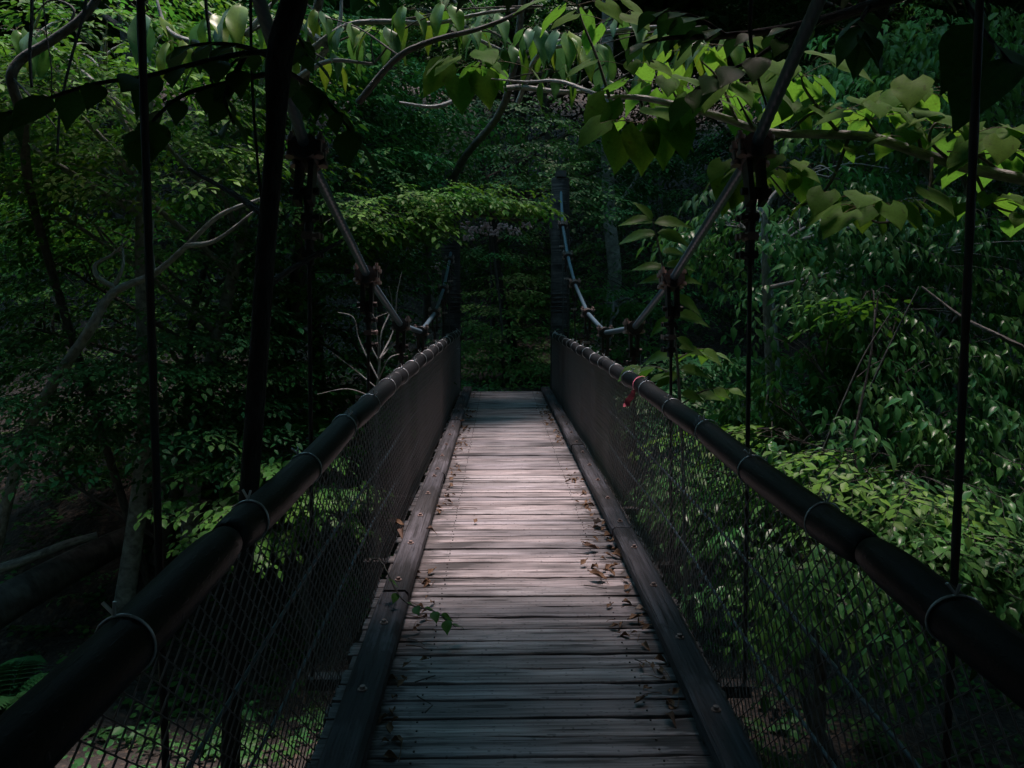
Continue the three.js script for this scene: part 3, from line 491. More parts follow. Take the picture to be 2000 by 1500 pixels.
bg('mid green beech behind the first hanger by the leaning trunk', 'beech', 35, [[620, 250, 10.8, 1.1, 0.7, 1, 130], [720, 180, 11.2, 1.1, 0.6, 1, 130], [700, 330, 10.8, 1.1, 0.6, 1, 120], [800, 260, 12, 1.1, 0.6, 1, 120], [600, 400, 10.4, 1, 0.6, 0.9, 110], [560, 60, 11.5, 1.1, 0.6, 1, 110], [640, 120, 11, 1, 0.6, 1, 110]], { leafParts: 280, dense: 0.75, scale: 0.98 });
bg('green beech bush behind the sagging cable and dead twigs', 'beech', 36, [[640, 520, 11, 1.1, 0.6, 1, 120], [735, 490, 11.4, 0.7, 0.5, 0.8, 90], [580, 640, 10.6, 1, 0.6, 0.9, 110], [680, 640, 11, 0.8, 0.6, 0.9, 90], [660, 760, 10.6, 1, 0.5, 0.9, 90], [740, 700, 10.8, 0.45, 0.45, 0.6, 50], [540, 760, 10, 0.9, 0.6, 0.9, 90]], { leafParts: 280, dense: 0.75, scale: 0.98 });
bg('light green beech with a bough reaching toward the tower top', 'maple', 37, [[720, 420, 9.6, 0.8, 0.26, 0.7, 95], [830, 385, 9.8, 0.6, 0.16, 0.6, 85], [930, 392, 9.9, 0.5, 0.1, 0.5, 50], [1005, 412, 10, 0.3, 0.08, 0.3, 20], [640, 450, 9.6, 0.6, 0.3, 0.6, 60], [730, 455, 10, 0.45, 0.2, 0.5, 45]], { leafParts: 290, scale: 0.8, tier: 0.16,
  trunk: [V(-4.4, -2.0, -11.2), P(560, 620, 10.8), P(590, 470, 10.2), P(660, 425, 9.8), P(800, 410, 9.8), P(1030, 432, 10)], r0: 0.06 });
bg('dim green bush under the handrail near the hanger cables', 'broad', 38, [[560, 880, 9, 0.8, 0.5, 0.8, 60], [650, 820, 9.6, 0.7, 0.45, 0.7, 60], [480, 980, 8, 0.8, 0.5, 0.8, 60], [600, 960, 8.4, 0.8, 0.5, 0.7, 50]], { leafParts: 250, scale: 0.75 });
bg('leafy bank of small trees behind the pale forked trunk', 'beech', 39, [[40, 470, 12, 1.4, 0.8, 1, 110], [200, 560, 12, 1.4, 0.8, 1, 110], [360, 640, 12, 1.3, 0.8, 1, 100], [60, 700, 11.4, 1.3, 0.8, 1, 100], [230, 820, 11, 1.2, 0.7, 1, 90], [460, 820, 11, 1, 0.6, 1, 80], [500, 560, 12.4, 1, 0.8, 1, 90]], { dense: 0.9 });
// right bank
bg('glossy leaved tree drooping behind the heart shaped leaves', 'glossy', 41, [[1560, 430, 7.4, 0.65, 0.32, 0.6, 80], [1690, 440, 7.6, 0.7, 0.3, 0.6, 80], [1640, 350, 7.8, 0.6, 0.3, 0.6, 70], [1480, 370, 7.6, 0.45, 0.25, 0.5, 50], [1800, 420, 7.2, 0.8, 0.4, 0.7, 90], [1600, 540, 7.2, 0.6, 0.26, 0.6, 70], [1420, 440, 7.8, 0.4, 0.2, 0.4, 36], [1930, 480, 7, 0.7, 0.4, 0.7, 80]], { leafParts: 295, dense: 0.43, bark: barkPale, tier: 0.2, droop: 0.4, scale: 0.85,
  trunk: [P(1515, 900, 7.6), P(1500, 640, 7.6), P(1495, 500, 7.6), P(1500, 400, 7.6), P(1580, 320, 7.6)], r0: 0.055 });
bg('glossy blue green bush massed under the long branch', 'glossy', 42, [[1700, 620, 6.8, 0.7, 0.34, 0.6, 90], [1850, 600, 6.6, 0.8, 0.36, 0.7, 90], [1580, 680, 7, 0.6, 0.3, 0.6, 75], [1760, 710, 6.4, 0.8, 0.3, 0.6, 90], [1940, 660, 6.6, 0.7, 0.4, 0.7, 80], [1650, 760, 6.8, 0.7, 0.3, 0.6, 80], [1500, 780, 7.2, 0.5, 0.3, 0.6, 60], [1990, 780, 6.6, 0.6, 0.4, 0.6, 60], [1600, 850, 6.4, 0.6, 0.3, 0.5, 60], [1740, 850, 6, 0.7, 0.32, 0.5, 70], [1880, 840, 5.9, 0.7, 0.32, 0.5, 70], [1820, 950, 5.6, 0.7, 0.3, 0.5, 60], [1960, 930, 5.6, 0.6, 0.3, 0.5, 50]], { leafParts: 295, dense: 0.43, tier: 0.2, droop: 0.4, scale: 0.85,
  trunk: [P(1560, 1120, 6.6), P(1650, 930, 6.6), P(1760, 760, 6.7), P(1850, 640, 6.8), P(1900, 590, 6.8)], r0: 0.045, extra: [{ pts: path([[1650, 930, 6.3], [1700, 760, 6.1], [1750, 650, 6.1], [1795, 560, 6.1]]), r: [0.014, 0.005] }, { pts: path([[1800, 560, 5.7], [1880, 620, 5.5], [1960, 660, 5.3], [2080, 720, 5.2]]), r: [0.008, 0.02] }, { pts: path([[1560, 1000, 6], [1640, 800, 5.9], [1690, 690, 5.9], [1740, 610, 5.9]]), r: [0.012, 0.004] }] });
bg('olive green tree with drooping tassels rising at the rope hanger', 'olive', 43, [[1720, 130, 9.6, 0.9, 0.4, 0.8, 70], [1850, 110, 9.4, 1.0, 0.45, 0.8, 90], [1960, 90, 9.2, 1, 0.5, 0.8, 90], [1620, 180, 9.8, 0.7, 0.3, 0.7, 50], [1800, 220, 9, 1, 0.4, 0.8, 80], [1940, 240, 8.8, 1, 0.5, 0.8, 80], [1700, 240, 9.2, 0.7, 0.35, 0.7, 50]], { leafParts: 295, dense: 0.6, tier: 0.22, droop: 0.45, bark: barkPale });
bg('low layered bush in the gully under the glossy leaves', 'beech', 44, [[1600, 990, 6.2, 0.6, 0.25, 0.6, 50], [1760, 1000, 5.8, 0.7, 0.25, 0.6, 50], [1450, 930, 6.6, 0.5, 0.3, 0.5, 40], [1860, 1080, 5.2, 0.8, 0.3, 0.6, 50], [1960, 1060, 5.2, 0.6, 0.3, 0.6, 40]], { leafParts: 295, tier: 0.18, scale: 1, dense: 0.7 });
bg('flat sprays of maple leaves in front of the glossy bush', 'maple', 48, [[1480, 850, 6.0, 0.4, 0.1, 0.35, 12], [1640, 890, 5.6, 0.4, 0.1, 0.35, 12], [1780, 930, 5.3, 0.4, 0.1, 0.35, 10], [1700, 580, 6.1, 0.25, 0.08, 0.25, 5]], { leafParts: 295, dense: 0.9, scale: 0.95, tier: 0.14, bark: barkDark, trunk: [P(1760, 1300, 5.4), P(1730, 1050, 5.5), P(1670, 900, 5.7), P(1700, 700, 5.9), P(1715, 580, 6)], r0: 0.018 });
bg('dim glossy bush seen through the mesh below the handrail', 'glossy', 45, [[1850, 1080, 5, 0.7, 0.35, 0.6, 60], [1980, 1120, 4.6, 0.6, 0.35, 0.6, 50], [1650, 1000, 5.6, 0.7, 0.35, 0.6, 60], [1500, 1020, 6, 0.7, 0.4, 0.6, 60], [1420, 950, 6.8, 0.6, 0.4, 0.6, 60], [1600, 1150, 5, 0.7, 0.4, 0.6, 50]], { leafParts: 280, tier: 0.18, scale: 0.8 });
bg('dark bush behind the lit sapling', 'teal', 46, [[1260, 700, 12, 0.8, 0.6, 0.8, 80], [1180, 680, 12.6, 0.6, 0.5, 0.6, 60], [1370, 720, 10, 0.8, 0.5, 0.7, 70], [1300, 780, 9.4, 0.6, 0.4, 0.6, 50], [1200, 590, 13, 0.6, 0.25, 0.5, 50]], {});
bg('dim tree at the frame of the far right bank', 'teal', 47, [[1900, 330, 10.5, 1.2, 0.8, 1, 110], [2050, 400, 10, 1.2, 0.9, 1, 110], [1980, 560, 10, 1.2, 0.9, 1, 110], [1800, 480, 10.5, 1.2, 0.7, 1, 100], [1650, 500, 10.5, 1, 0.7, 1, 90], [1760, 800, 9.4, 1.2, 0.7, 1, 100], [1980, 850, 9, 1.2, 0.8, 1, 100], [1580, 800, 9.6, 1, 0.6, 1, 80]], {});

// ------------------------------------------------------------------ ground cover
{
  const R = rng(61), m = [];
  for (let i = 0; i < 9000 && m.length < 5200; i++) {
    const x = (R() * 2 - 1) * 12, z = 1 - R() * 24, y = groundY(x, z);
    if (Math.abs(x - XM) < 1.5 && z < 1.5 && z > -13.2 && y > -0.9) continue;
    if (noise(x * 0.7, z * 0.7) < 0.25 || (Math.abs(x) < 4.2 && z > -4.5)) continue;
    const a = R() * 6.28; m.push(frame(V(Math.cos(a), 0.35 + 0.4 * R(), Math.sin(a)), V(0, 1, 0), V(x, y + 0.02, z), 0.7 + 0.9 * R()));
  }
  const g = new THREE.Group(); foliage(g, 'herb', m, R);
  const parts = g.children.slice(); parts.forEach((o, i) => { o.name = numbered('ground_cover'); o.userData = { kind: 'stuff', label: 'low leafy seedlings covering the forest floor' , category: 'ground cover', group: 'seedlings on the forest floor' }; scene.add(o); });
}

// ------------------------------------------------------------------ single plants near the bridge, leaf by leaf
const veinTex = texture(256, 256, (u, v) => {          // midrib and side veins; u along the leaf, 0.5 is the midrib
  const z = Math.abs(v - 0.5), mid = 1 - smooth(0.004, 0.016, z), s = (u - z * 0.75) * 8.5, sv = (1 - smooth(0.03, 0.1, Math.abs(s - Math.round(s)))) * smooth(0.45, 0.05, z);
  const f = 0.86 + 0.2 * (noise(u * 24, v * 24, 24, 24) - 0.5) + 0.12 * (noise(u * 70, v * 70, 70, 70) - 0.5), k = Math.max(mid, 0.55 * sv);
  const spot = smooth(0.84, 0.88, noise(u * 9 + 0.4, v * 9, 9, 9));
  return [lerp(f + 0.1 * k, 0.55, 0.6 * spot), lerp(f + 0.06 * k, 0.4, 0.6 * spot), f * (1 - 0.3 * spot)];
});
const heartMats = [[0.05, 0.13, 0.012], [0.057, 0.138, 0.012], [0.046, 0.122, 0.013], [0.066, 0.142, 0.013]].map(c => leafMat(...c, { through: 0.68, coat: 0.06, coatRough: 0.4, map: veinTex, spec: 0.1 }));
const magnoliaMats = [[0.045, 0.12, 0.02], [0.06, 0.15, 0.012], [0.1, 0.17, 0.012], [0.035, 0.1, 0.03]].map(c => leafMat(...c, { through: 0.4, coat: 0.5, coatRough: 0.32, map: veinTex }));
const darkMats = [[0.034, 0.11, 0.016], [0.04, 0.12, 0.016], [0.03, 0.1, 0.018]].map(c => leafMat(...c, { through: 0.3, coat: 0.3, map: veinTex }));
const freshMats = [[0.05, 0.13, 0.012], [0.046, 0.124, 0.012], [0.056, 0.136, 0.013]].map(c => leafMat(...c, { through: 0.5, coat: 0.3, map: veinTex }));
const petioleMat = new THREE.MeshStandardMaterial({ color: rgb(0.12, 0.09, 0.04), roughness: 0.7 });
function putLeaf(parent, geo, mat, pos, dir, up, size) { const m = part(parent, 'leaf', geo, mat); frame(dir, up, pos, size).decompose(m.position, m.quaternion, m.scale); return m; }
const pixelSize = (px, d) => px * d / 1500;
// a whorl of leaves on stalks round a twig end; leaves hang outward and down
function whorl(parent, geo, mats, at, n, size, R, { stalk = 0.5, hang = 0.7, spread = 1, face = 0.5 } = {}, stalks = []) {
  const a0 = R() * 6.28;
  for (let i = 0; i < n; i++) {
    const a = a0 + i * 2.4 + 0.5 * (R() - 0.5), out = V(Math.cos(a), 0.35 * (R() - 0.4), Math.sin(a)), s = size * (0.7 + 0.55 * R());
    const end = at.clone().addScaledVector(out, s * stalk * (0.6 + 0.7 * R()) * spread).add(V(0, s * 0.12 * (R() - 0.3), 0));
    stalks.push(tube([at.clone(), at.clone().lerp(end, 0.55).add(V(0, s * 0.09, 0)), end], [0.0022, 0.0016], 4, 4));
    const dir = out.clone().multiplyScalar(0.55 + 0.3 * R()).add(V(0, -hang * (0.6 + 0.8 * R()), 0)), up = out.clone().multiplyScalar(0.6).add(V((R() - 0.5) * 0.7, 1, (R() - 0.5) * 0.7 + face));
    putLeaf(parent, geo, mats[Math.floor(R() * mats.length)], end, dir, up, s);
  }
  return stalks;
}
// alternate leaves along a twig
function rank(parent, geo, mats, pts, n, size, R, { hang = 0.35, side = 0.9, from = 0.1, face = 0.2 } = {}) {
  const c = new THREE.CatmullRomCurve3(pts, false, 'centripetal');
  for (let i = 0; i < n; i++) {
    const t = from + (1 - from) * (i + 0.5) / n, p = c.getPoint(Math.min(1, t)), tg = c.getTangent(Math.min(1, t)), sv = V(0, 0, 0).crossVectors(tg, V(0, 1, 0)).normalize(), lr = i % 2 ? 1 : -1;
    const dir = tg.clone().multiplyScalar(0.6 + 0.3 * R()).addScaledVector(sv, lr * side * (0.7 + 0.5 * R())).add(V(0, -hang * (0.4 + 1.1 * R()), 0));
    putLeaf(parent, geo, mats[Math.floor(R() * mats.length)], p, dir, V((R() - 0.5) * 0.8, 1, (R() - 0.5) * 0.8 + face), size * (0.75 + 0.5 * R()));
  }
}
{ // heart-leaved tree whose long branch reaches over the railing
  const R = rng(81), t = thing('heart_leaved_tree', 'tree with a long branch of glowing yellow green heart shaped leaves behind the cable clamp', 'tree'), st = [];
  const root = V(5.2, groundY(5.2, -4) - 0.15, -4);
  part(t, 'trunk', tube([root, V(5.25, 0, -4.05), V(5.1, 2.2, -4.2), V(5.0, 5.4, -4.3), V(5.2, 8, -4.2)], [0.13, 0.04], 24, 12), barkMid);
  const deep = (a) => path(a.map(([x, y, d]) => [x, y, d + 0.6])), main = deep([[2150, 385, 3.9], [2000, 350, 4], [1900, 330, 4.1], [1800, 300, 4.15], [1700, 268, 4.2], [1600, 262, 4.3], [1500, 258, 4.4], [1400, 226, 4.5], [1300, 200, 4.6], [1245, 190, 4.7], [1180, 188, 4.9], [1090, 158, 5.3], [1030, 160, 5.6], [960, 154, 5.9]]); main.unshift(V(5.1, 2.05, -4.2));
  const limb = part(t, 'branch', tube(main, (q) => 0.034 * Math.pow(1 - q, 0.75) + 0.005, 60, 9), barkPale);
  const twigs = [
    [[1190, 190, 4.75], [1165, 110, 4.75], [1130, 20, 4.8], [1128, -30, 4.8]], [[1250, 190, 4.7], [1262, 240, 4.68], [1248, 258, 4.6]], [[1800, 300, 4.15], [1785, 210, 4.1], [1790, 190, 4.1]], [[1860, 318, 4.1], [1815, 270, 4.05], [1830, 240, 4.0], [1900, 260, 3.95]],
    [[1820, 308, 4.1], [1815, 370, 4.05], [1790, 415, 4], [1715, 435, 3.95], [1690, 420, 3.9]], [[1660, 265, 4.25], [1612, 370, 4.2], [1560, 400, 4.2], [1500, 340, 4.2]], [[1640, 262, 4.25], [1570, 170, 4.3], [1565, 150, 4.3]], [[1960, 340, 4.05], [1900, 300, 4.1], [1850, 296, 4.1]],
    [[1440, 238, 4.45], [1400, 150, 4.5], [1370, 120, 4.5]], [[1900, 330, 4.1], [1940, 400, 4.05], [2000, 420, 4.0]], [[1330, 208, 4.6], [1310, 170, 4.55]], [[1720, 272, 4.2], [1690, 230, 4.15]], [[1540, 259, 4.35], [1590, 220, 4.4], [1650, 225, 4.4]], [[1470, 250, 4.4], [1440, 190, 4.4]],
  ];
  for (const w of twigs) part(t, 'twig', tube(deep(w), [0.012, 0.005], w.length * 4, 6), barkMid);
  const W = [[920, 130, 5.9, 9, 72], [985, 120, 5.8, 4, 66], [1128, 10, 4.8, 6, 95], [1180, 40, 4.8, 3, 90], [1240, 240, 4.6, 7, 88], [1300, 165, 4.6, 6, 85], [1230, 130, 4.7, 4, 70], [1370, 205, 4.5, 6, 85], [1430, 190, 4.4, 8, 100], [1490, 160, 4.4, 6, 105], [1565, 150, 4.3, 8, 95], [1560, 215, 4.35, 5, 90], [1650, 215, 4.4, 9, 80], [1700, 235, 4.15, 7, 80], [1788, 185, 4.1, 11, 95], [1850, 250, 4.05, 7, 75], [1900, 262, 3.95, 6, 75], [1960, 300, 3.9, 10, 95], [1990, 260, 3.9, 6, 90], [1690, 410, 3.9, 10, 98], [1740, 400, 3.95, 6, 90], [1640, 385, 4.0, 5, 85], [1500, 335, 4.2, 6, 72], [1555, 330, 4.2, 6, 75], [1620, 290, 4.25, 4, 70], [1940, 395, 4.05, 7, 75], [2000, 425, 4, 6, 80], [1440, 325, 4.3, 3, 85], [1770, 270, 4.1, 5, 75], [1340, 100, 4.6, 5, 80], [1420, 90, 4.5, 6, 85]];
  for (const [x, y, d, n, px] of W) whorl(t, LEAF.heart, heartMats, P(x, y, d + 0.6), Math.max(3, n), pixelSize(px * 0.66, d + 0.6), R, { hang: 0.5, stalk: 1.15 }, st);
  for (const [x, y, d, px, tx] of [[1212, 262, 4.6, 92, -0.15], [1252, 258, 4.58, 98, 0.02], [1290, 250, 4.6, 95, 0.1], [1185, 200, 4.65, 95, -0.6], [1320, 230, 4.55, 100, 0.25], [1420, 350, 4.3, 85, -0.1], [1450, 345, 4.3, 80, -0.35], [900, 155, 5.9, 80, 0.05], [865, 130, 5.9, 80, -0.7], [945, 150, 5.9, 75, 0.2]]) putLeaf(t, LEAF.heart, heartMats[Math.floor(R() * 4)], P(x, y, d + 0.6), V(tx, -1, 0.25), V((R() - 0.5) * 0.5, 0.3, 1), pixelSize(px * 0.85, d + 0.6));
  part(t, 'leaf_stalks', merged(st), petioleMat).userData.kind = 'stuff';
}
{ // magnolia-like trees with long hanging leaves at the top
  for (const [seed, label, tr, lims, W] of [
    [82, 'tree with long drooping bluish leaves on pale crooked boughs above the tower', [V(-2.0, -0.6, -13.4), P(830, 640, 13), P(835, 480, 12.4), P(900, 320, 11), P(990, 190, 9.4), P(1030, -80, 8.6)],
      [[[1015, 170, 8.4], [1110, 180, 8.2], [1180, 172, 8.1], [1290, 140, 8]], [[1015, 170, 8.4], [930, 180, 8], [850, 208, 7.8], [780, 200, 7.8]], [[1012, 200, 8.6], [1050, 110, 8.2], [1100, 90, 8], [1170, 100, 7.9]], [[1020, 120, 8.4], [960, 90, 8], [900, 60, 8]], [[1015, 100, 8.6], [1200, 60, 8.2], [1350, 55, 8], [1430, 80, 7.9]]],
      [[1040, 60, 8, 7, 95], [1100, 70, 7.9, 7, 100], [1160, 90, 7.9, 7, 100], [1090, 140, 8, 5, 80], [1000, 90, 8, 5, 90], [1290, 60, 8, 7, 100], [1350, 90, 8, 8, 105], [1430, 80, 7.9, 8, 105], [1400, 140, 7.9, 6, 90], [1270, 140, 8, 5, 85], [1220, 30, 8, 6, 100], [960, 40, 8, 6, 95], [1190, 160, 7.9, 4, 80]]],
    [83, 'tree with pale forked limbs and long hanging leaves beside the leaning dark trunk', [V(-3.6, -2.0, -10.6), P(585, 560, 10.2), P(575, 320, 9.2), P(600, 120, 7.4), P(640, -80, 7)],
      [[[590, 110, 7.1], [680, 50, 6.9], [760, 42, 6.8], [850, 45, 6.7], [950, 25, 6.7], [1060, 12, 6.7]], [[570, 160, 7.1], [640, 120, 6.9], [730, 125, 6.8]], [[700, 200, 6.7], [780, 110, 6.5], [850, 78, 6.4], [940, 55, 6.3], [1020, 20, 6.3], [1080, -30, 6.3]], [[640, 90, 7], [560, 40, 7.2], [470, 60, 7.3], [400, 20, 7.4]], [[480, 70, 7.2], [520, 20, 7.2], [560, -20, 7.2]], [[400, 90, 7.4], [330, 60, 7.5], [300, -20, 7.6]], [[620, 120, 7.1], [660, 60, 7], [668, -20, 7]]],
      [[620, 30, 7, 6, 90], [680, 60, 6.9, 6, 85], [740, 60, 6.8, 6, 85], [800, 20, 6.7, 6, 95], [870, 20, 6.6, 6, 85], [920, 60, 6.6, 5, 80], [560, 40, 7.2, 6, 90], [480, 30, 7.3, 7, 110], [420, 40, 7.4, 6, 100], [300, 40, 7.5, 6, 110], [350, 90, 7.4, 5, 85], [540, 110, 7.2, 5, 80], [640, 110, 7, 5, 75], [30, 60, 7.2, 5, 110], [90, 70, 7.2, 4, 100]]],
  ]) {
    const R = rng(seed), t = thing('drooping_leaf_tree', label, 'tree'), st = [];
    part(t, 'trunk', tube(tr, [0.08, 0.035], 24, 10), barkMid);
    for (const l of lims) part(t, 'bough', tube(path(l), [0.03, 0.011], l.length * 6, 8), seed === 83 && l[0][0] === 700 ? barkMid : barkPale);
    for (const [x, y, d, n, px] of W) whorl(t, LEAF.magnolia, magnoliaMats, P(x, y, d), Math.max(3, n - 1), pixelSize(px * 0.74, d), R, { hang: 1.0, stalk: 0.3, face: 0.2 }, st);
    part(t, 'leaf_stalks', merged(st), petioleMat).userData.kind = 'stuff';
    const fine = []; for (let i = 0; i < 26; i++) { const l = lims[Math.floor(R() * lims.length)], q = l[Math.floor(R() * l.length)], w = W[Math.floor(R() * W.length)]; if (Math.hypot(q[0] - w[0], q[1] - w[1]) > 220) continue; const a = P(...q), b = P(w[0], w[1], w[2]); fine.push(tube([a, a.clone().lerp(b, 0.5).add(V((R() - 0.5) * 0.2, 0.1 * R(), 0)), b], [0.01, 0.004], 8, 5)); }
    if (fine.length) part(t, 'twigs', merged(fine), barkTwig).userData.kind = 'stuff';
  }
}
{ // leaning dark trunk with shaded pointed leaves
  const R = rng(84), t = thing('leaning_tree', 'slim leaning dark trunk with shaded pointed leaves just outside the railing', 'tree');
  const d = 2.25, foot = P(452, 1420, d), g = foot.clone().add(V(-0.1, 0, 0)); g.y = groundY(g.x, g.z) - 0.2;
  part(t, 'trunk', tube([g, foot, P(480, 1050, d), P(505, 700, d), P(520, 480, d), P(538, 260, d), P(548, 100, d), P(575, 0, d), P(600, -160, d), P(700, -900, d + 0.2)], (q) => 0.029 - 0.004 * q + 0.011 * smooth(0.55, 0.66, q), 60, 14), barkDark);
  const twigs = [[[545, 100, d], [470, 105, 2.31], [380, 125, 2.19], [280, 150, 2.12], [180, 165, 2.04], [60, 205, 2.00], [-40, 240, 1.96]], [[545, 140, d], [450, 160, 2.35], [360, 185, 2.27], [300, 235, 2.19], [270, 280, 2.16]], [[548, 120, d], [470, 90, 2.39], [410, 85, 2.39], [340, 95, 2.39]], [[560, 140, d], [600, 165, 2.39], [650, 210, 2.35], [700, 280, 2.31]], [[560, 60, d], [585, 75, 2.43], [600, 110, 2.39]], [[480, 105, 2.33], [440, 190, 2.27], [455, 240, 2.23]]];
  const counts = [9, 6, 5, 7, 3, 4];
  twigs.forEach((w, i) => { const p = path(w); part(t, 'twig', tube(p, [0.009, 0.003], w.length * 5, 6), barkDark); rank(t, LEAF.broad, darkMats, p, Math.round(counts[i] * 1.5), pixelSize(72, 2.4), R, { hang: 0.7, side: 1.0 }); });
  for (const [side, y0] of [[1, 420], [-1, 560]]) part(t, 'stub', tube(path([[518, y0, d], [518 - side * 60, y0 - 40, d + 0.2], [518 - side * 150, y0 - 90, d + 0.4]]), [0.014, 0.006], 10, 6), barkDark);
}
{ // dark bough above the cable
  const R = rng(85), t = thing('shaded_bough_tree', 'tree holding dark shaded leaves across the cable above the heart shaped leaves', 'tree');
  const root = V(3.4, groundY(3.4, 1.2) - 0.15, 1.2);
  part(t, 'trunk', tube([root, V(3.5, 1, 1.1), V(3.3, 3.2, 0.6), V(3.0, 5.2, 0)], [0.12, 0.06], 16, 10), barkDark);
  const L = [[[2000, -260, 2.4], [1850, -60, 2.9], [1700, 10, 3.3], [1560, 50, 3.6], [1420, 70, 3.8], [1300, 75, 3.9], [1240, 90, 3.95]], [[1560, 50, 3.6], [1480, 110, 3.6], [1400, 150, 3.6], [1340, 190, 3.6]], [[1700, 10, 3.3], [1680, 50, 3.2], [1690, 80, 3.2]], [[1420, 70, 3.8], [1350, 30, 3.8], [1270, 20, 3.8]], [[1470, -40, 3.6], [1465, 60, 3.6], [1480, 150, 3.6], [1500, 215, 3.65]], [[1850, -60, 2.9], [1920, 60, 2.6], [1980, 130, 2.4]]];
  L[0].unshift([2330, -1100, 1.6]);
  const n = [7, 5, 4, 4, 0, 2];
  L.forEach((w, i) => { const p = path(w); part(t, 'bough', tube(p, i ? [0.012, 0.004] : [0.04, 0.006], w.length * 5, 7), barkDark); if (n[i]) rank(t, LEAF.broad, darkMats, p, n[i] * 2, pixelSize(i === 5 ? 150 : 72, w[1][2]), R, { hang: 0.7, side: 1.1, from: i ? 0.1 : 0.5 }); });
}
{ // lit sapling by the handrail
  const R = rng(86), t = thing('sapling', 'upright sapling with toothed fresh green leaves rising past the railing with the ribbon', 'sapling');
  const d = 4.95, pts = path([[1335, 950, d], [1330, 820, d], [1322, 700, d], [1310, 600, d], [1294, 520, d], [1282, 460, d], [1274, 428, d]]), g = pts[0].clone(); g.y = groundY(g.x, g.z) - 0.1; g.x += 0.1; pts.unshift(g);
  part(t, 'stem', tube(pts, [0.013, 0.004], 40, 7), barkPale);
  const F = LEAF.toothed, at = [[1276, 432, -1, 52, 0], [1278, 436, 1, 60, 0], [1282, 458, -1, 60, 0.1], [1283, 455, 1, 62, 0.3], [1274, 430, -0.5, 40, -0.6], [1294, 494, 1, 46, 0], [1298, 525, -1, 50, -0.1], [1300, 520, 1, 52, 0], [1305, 547, -1, 45, 0], [1312, 548, 1, 48, 0], [1316, 580, 1, 55, 0.5], [1314, 620, -1, 45, 0.7], [1318, 615, 1, 60, 0.2], [1322, 660, 1, 42, 0.6], [1324, 690, -1, 55, 0.2], [1326, 680, 1, 48, 0.2], [1328, 720, 1, 50, 0.2], [1326, 730, -1, 46, 0.5], [1330, 770, 1, 46, 0.2], [1330, 800, -1, 50, 0.2], [1332, 830, 1, 44, 0.3], [1500, 700, 0, 0, 0]];
  for (const [x, y, s, px, dn] of at) if (px) putLeaf(t, F, freshMats[Math.floor(R() * 3)], P(x, y, d), V(s, 0.15 - dn, 0.35 * (R() - 0.3)), V(-0.1 * s, 0.75, 0.7), pixelSize(px * 1.25, d));
  // side shoots
  for (const [a, b] of [[[1325, 700, d], [1400, 690, 5.2]], [[1328, 740, d], [1230, 720, 5.2]], [[1330, 790, d], [1430, 760, 5.1]]]) { const p = path([a, [(a[0] + b[0]) / 2, (a[1] + b[1]) / 2 - 14, (a[2] + b[2]) / 2], b]); part(t, 'shoot', tube(p, [0.006, 0.003], 8, 5), barkTwig); rank(t, LEAF.broad, freshMats, p, 6, pixelSize(50, d), R, { hang: 0.4 }); }
}
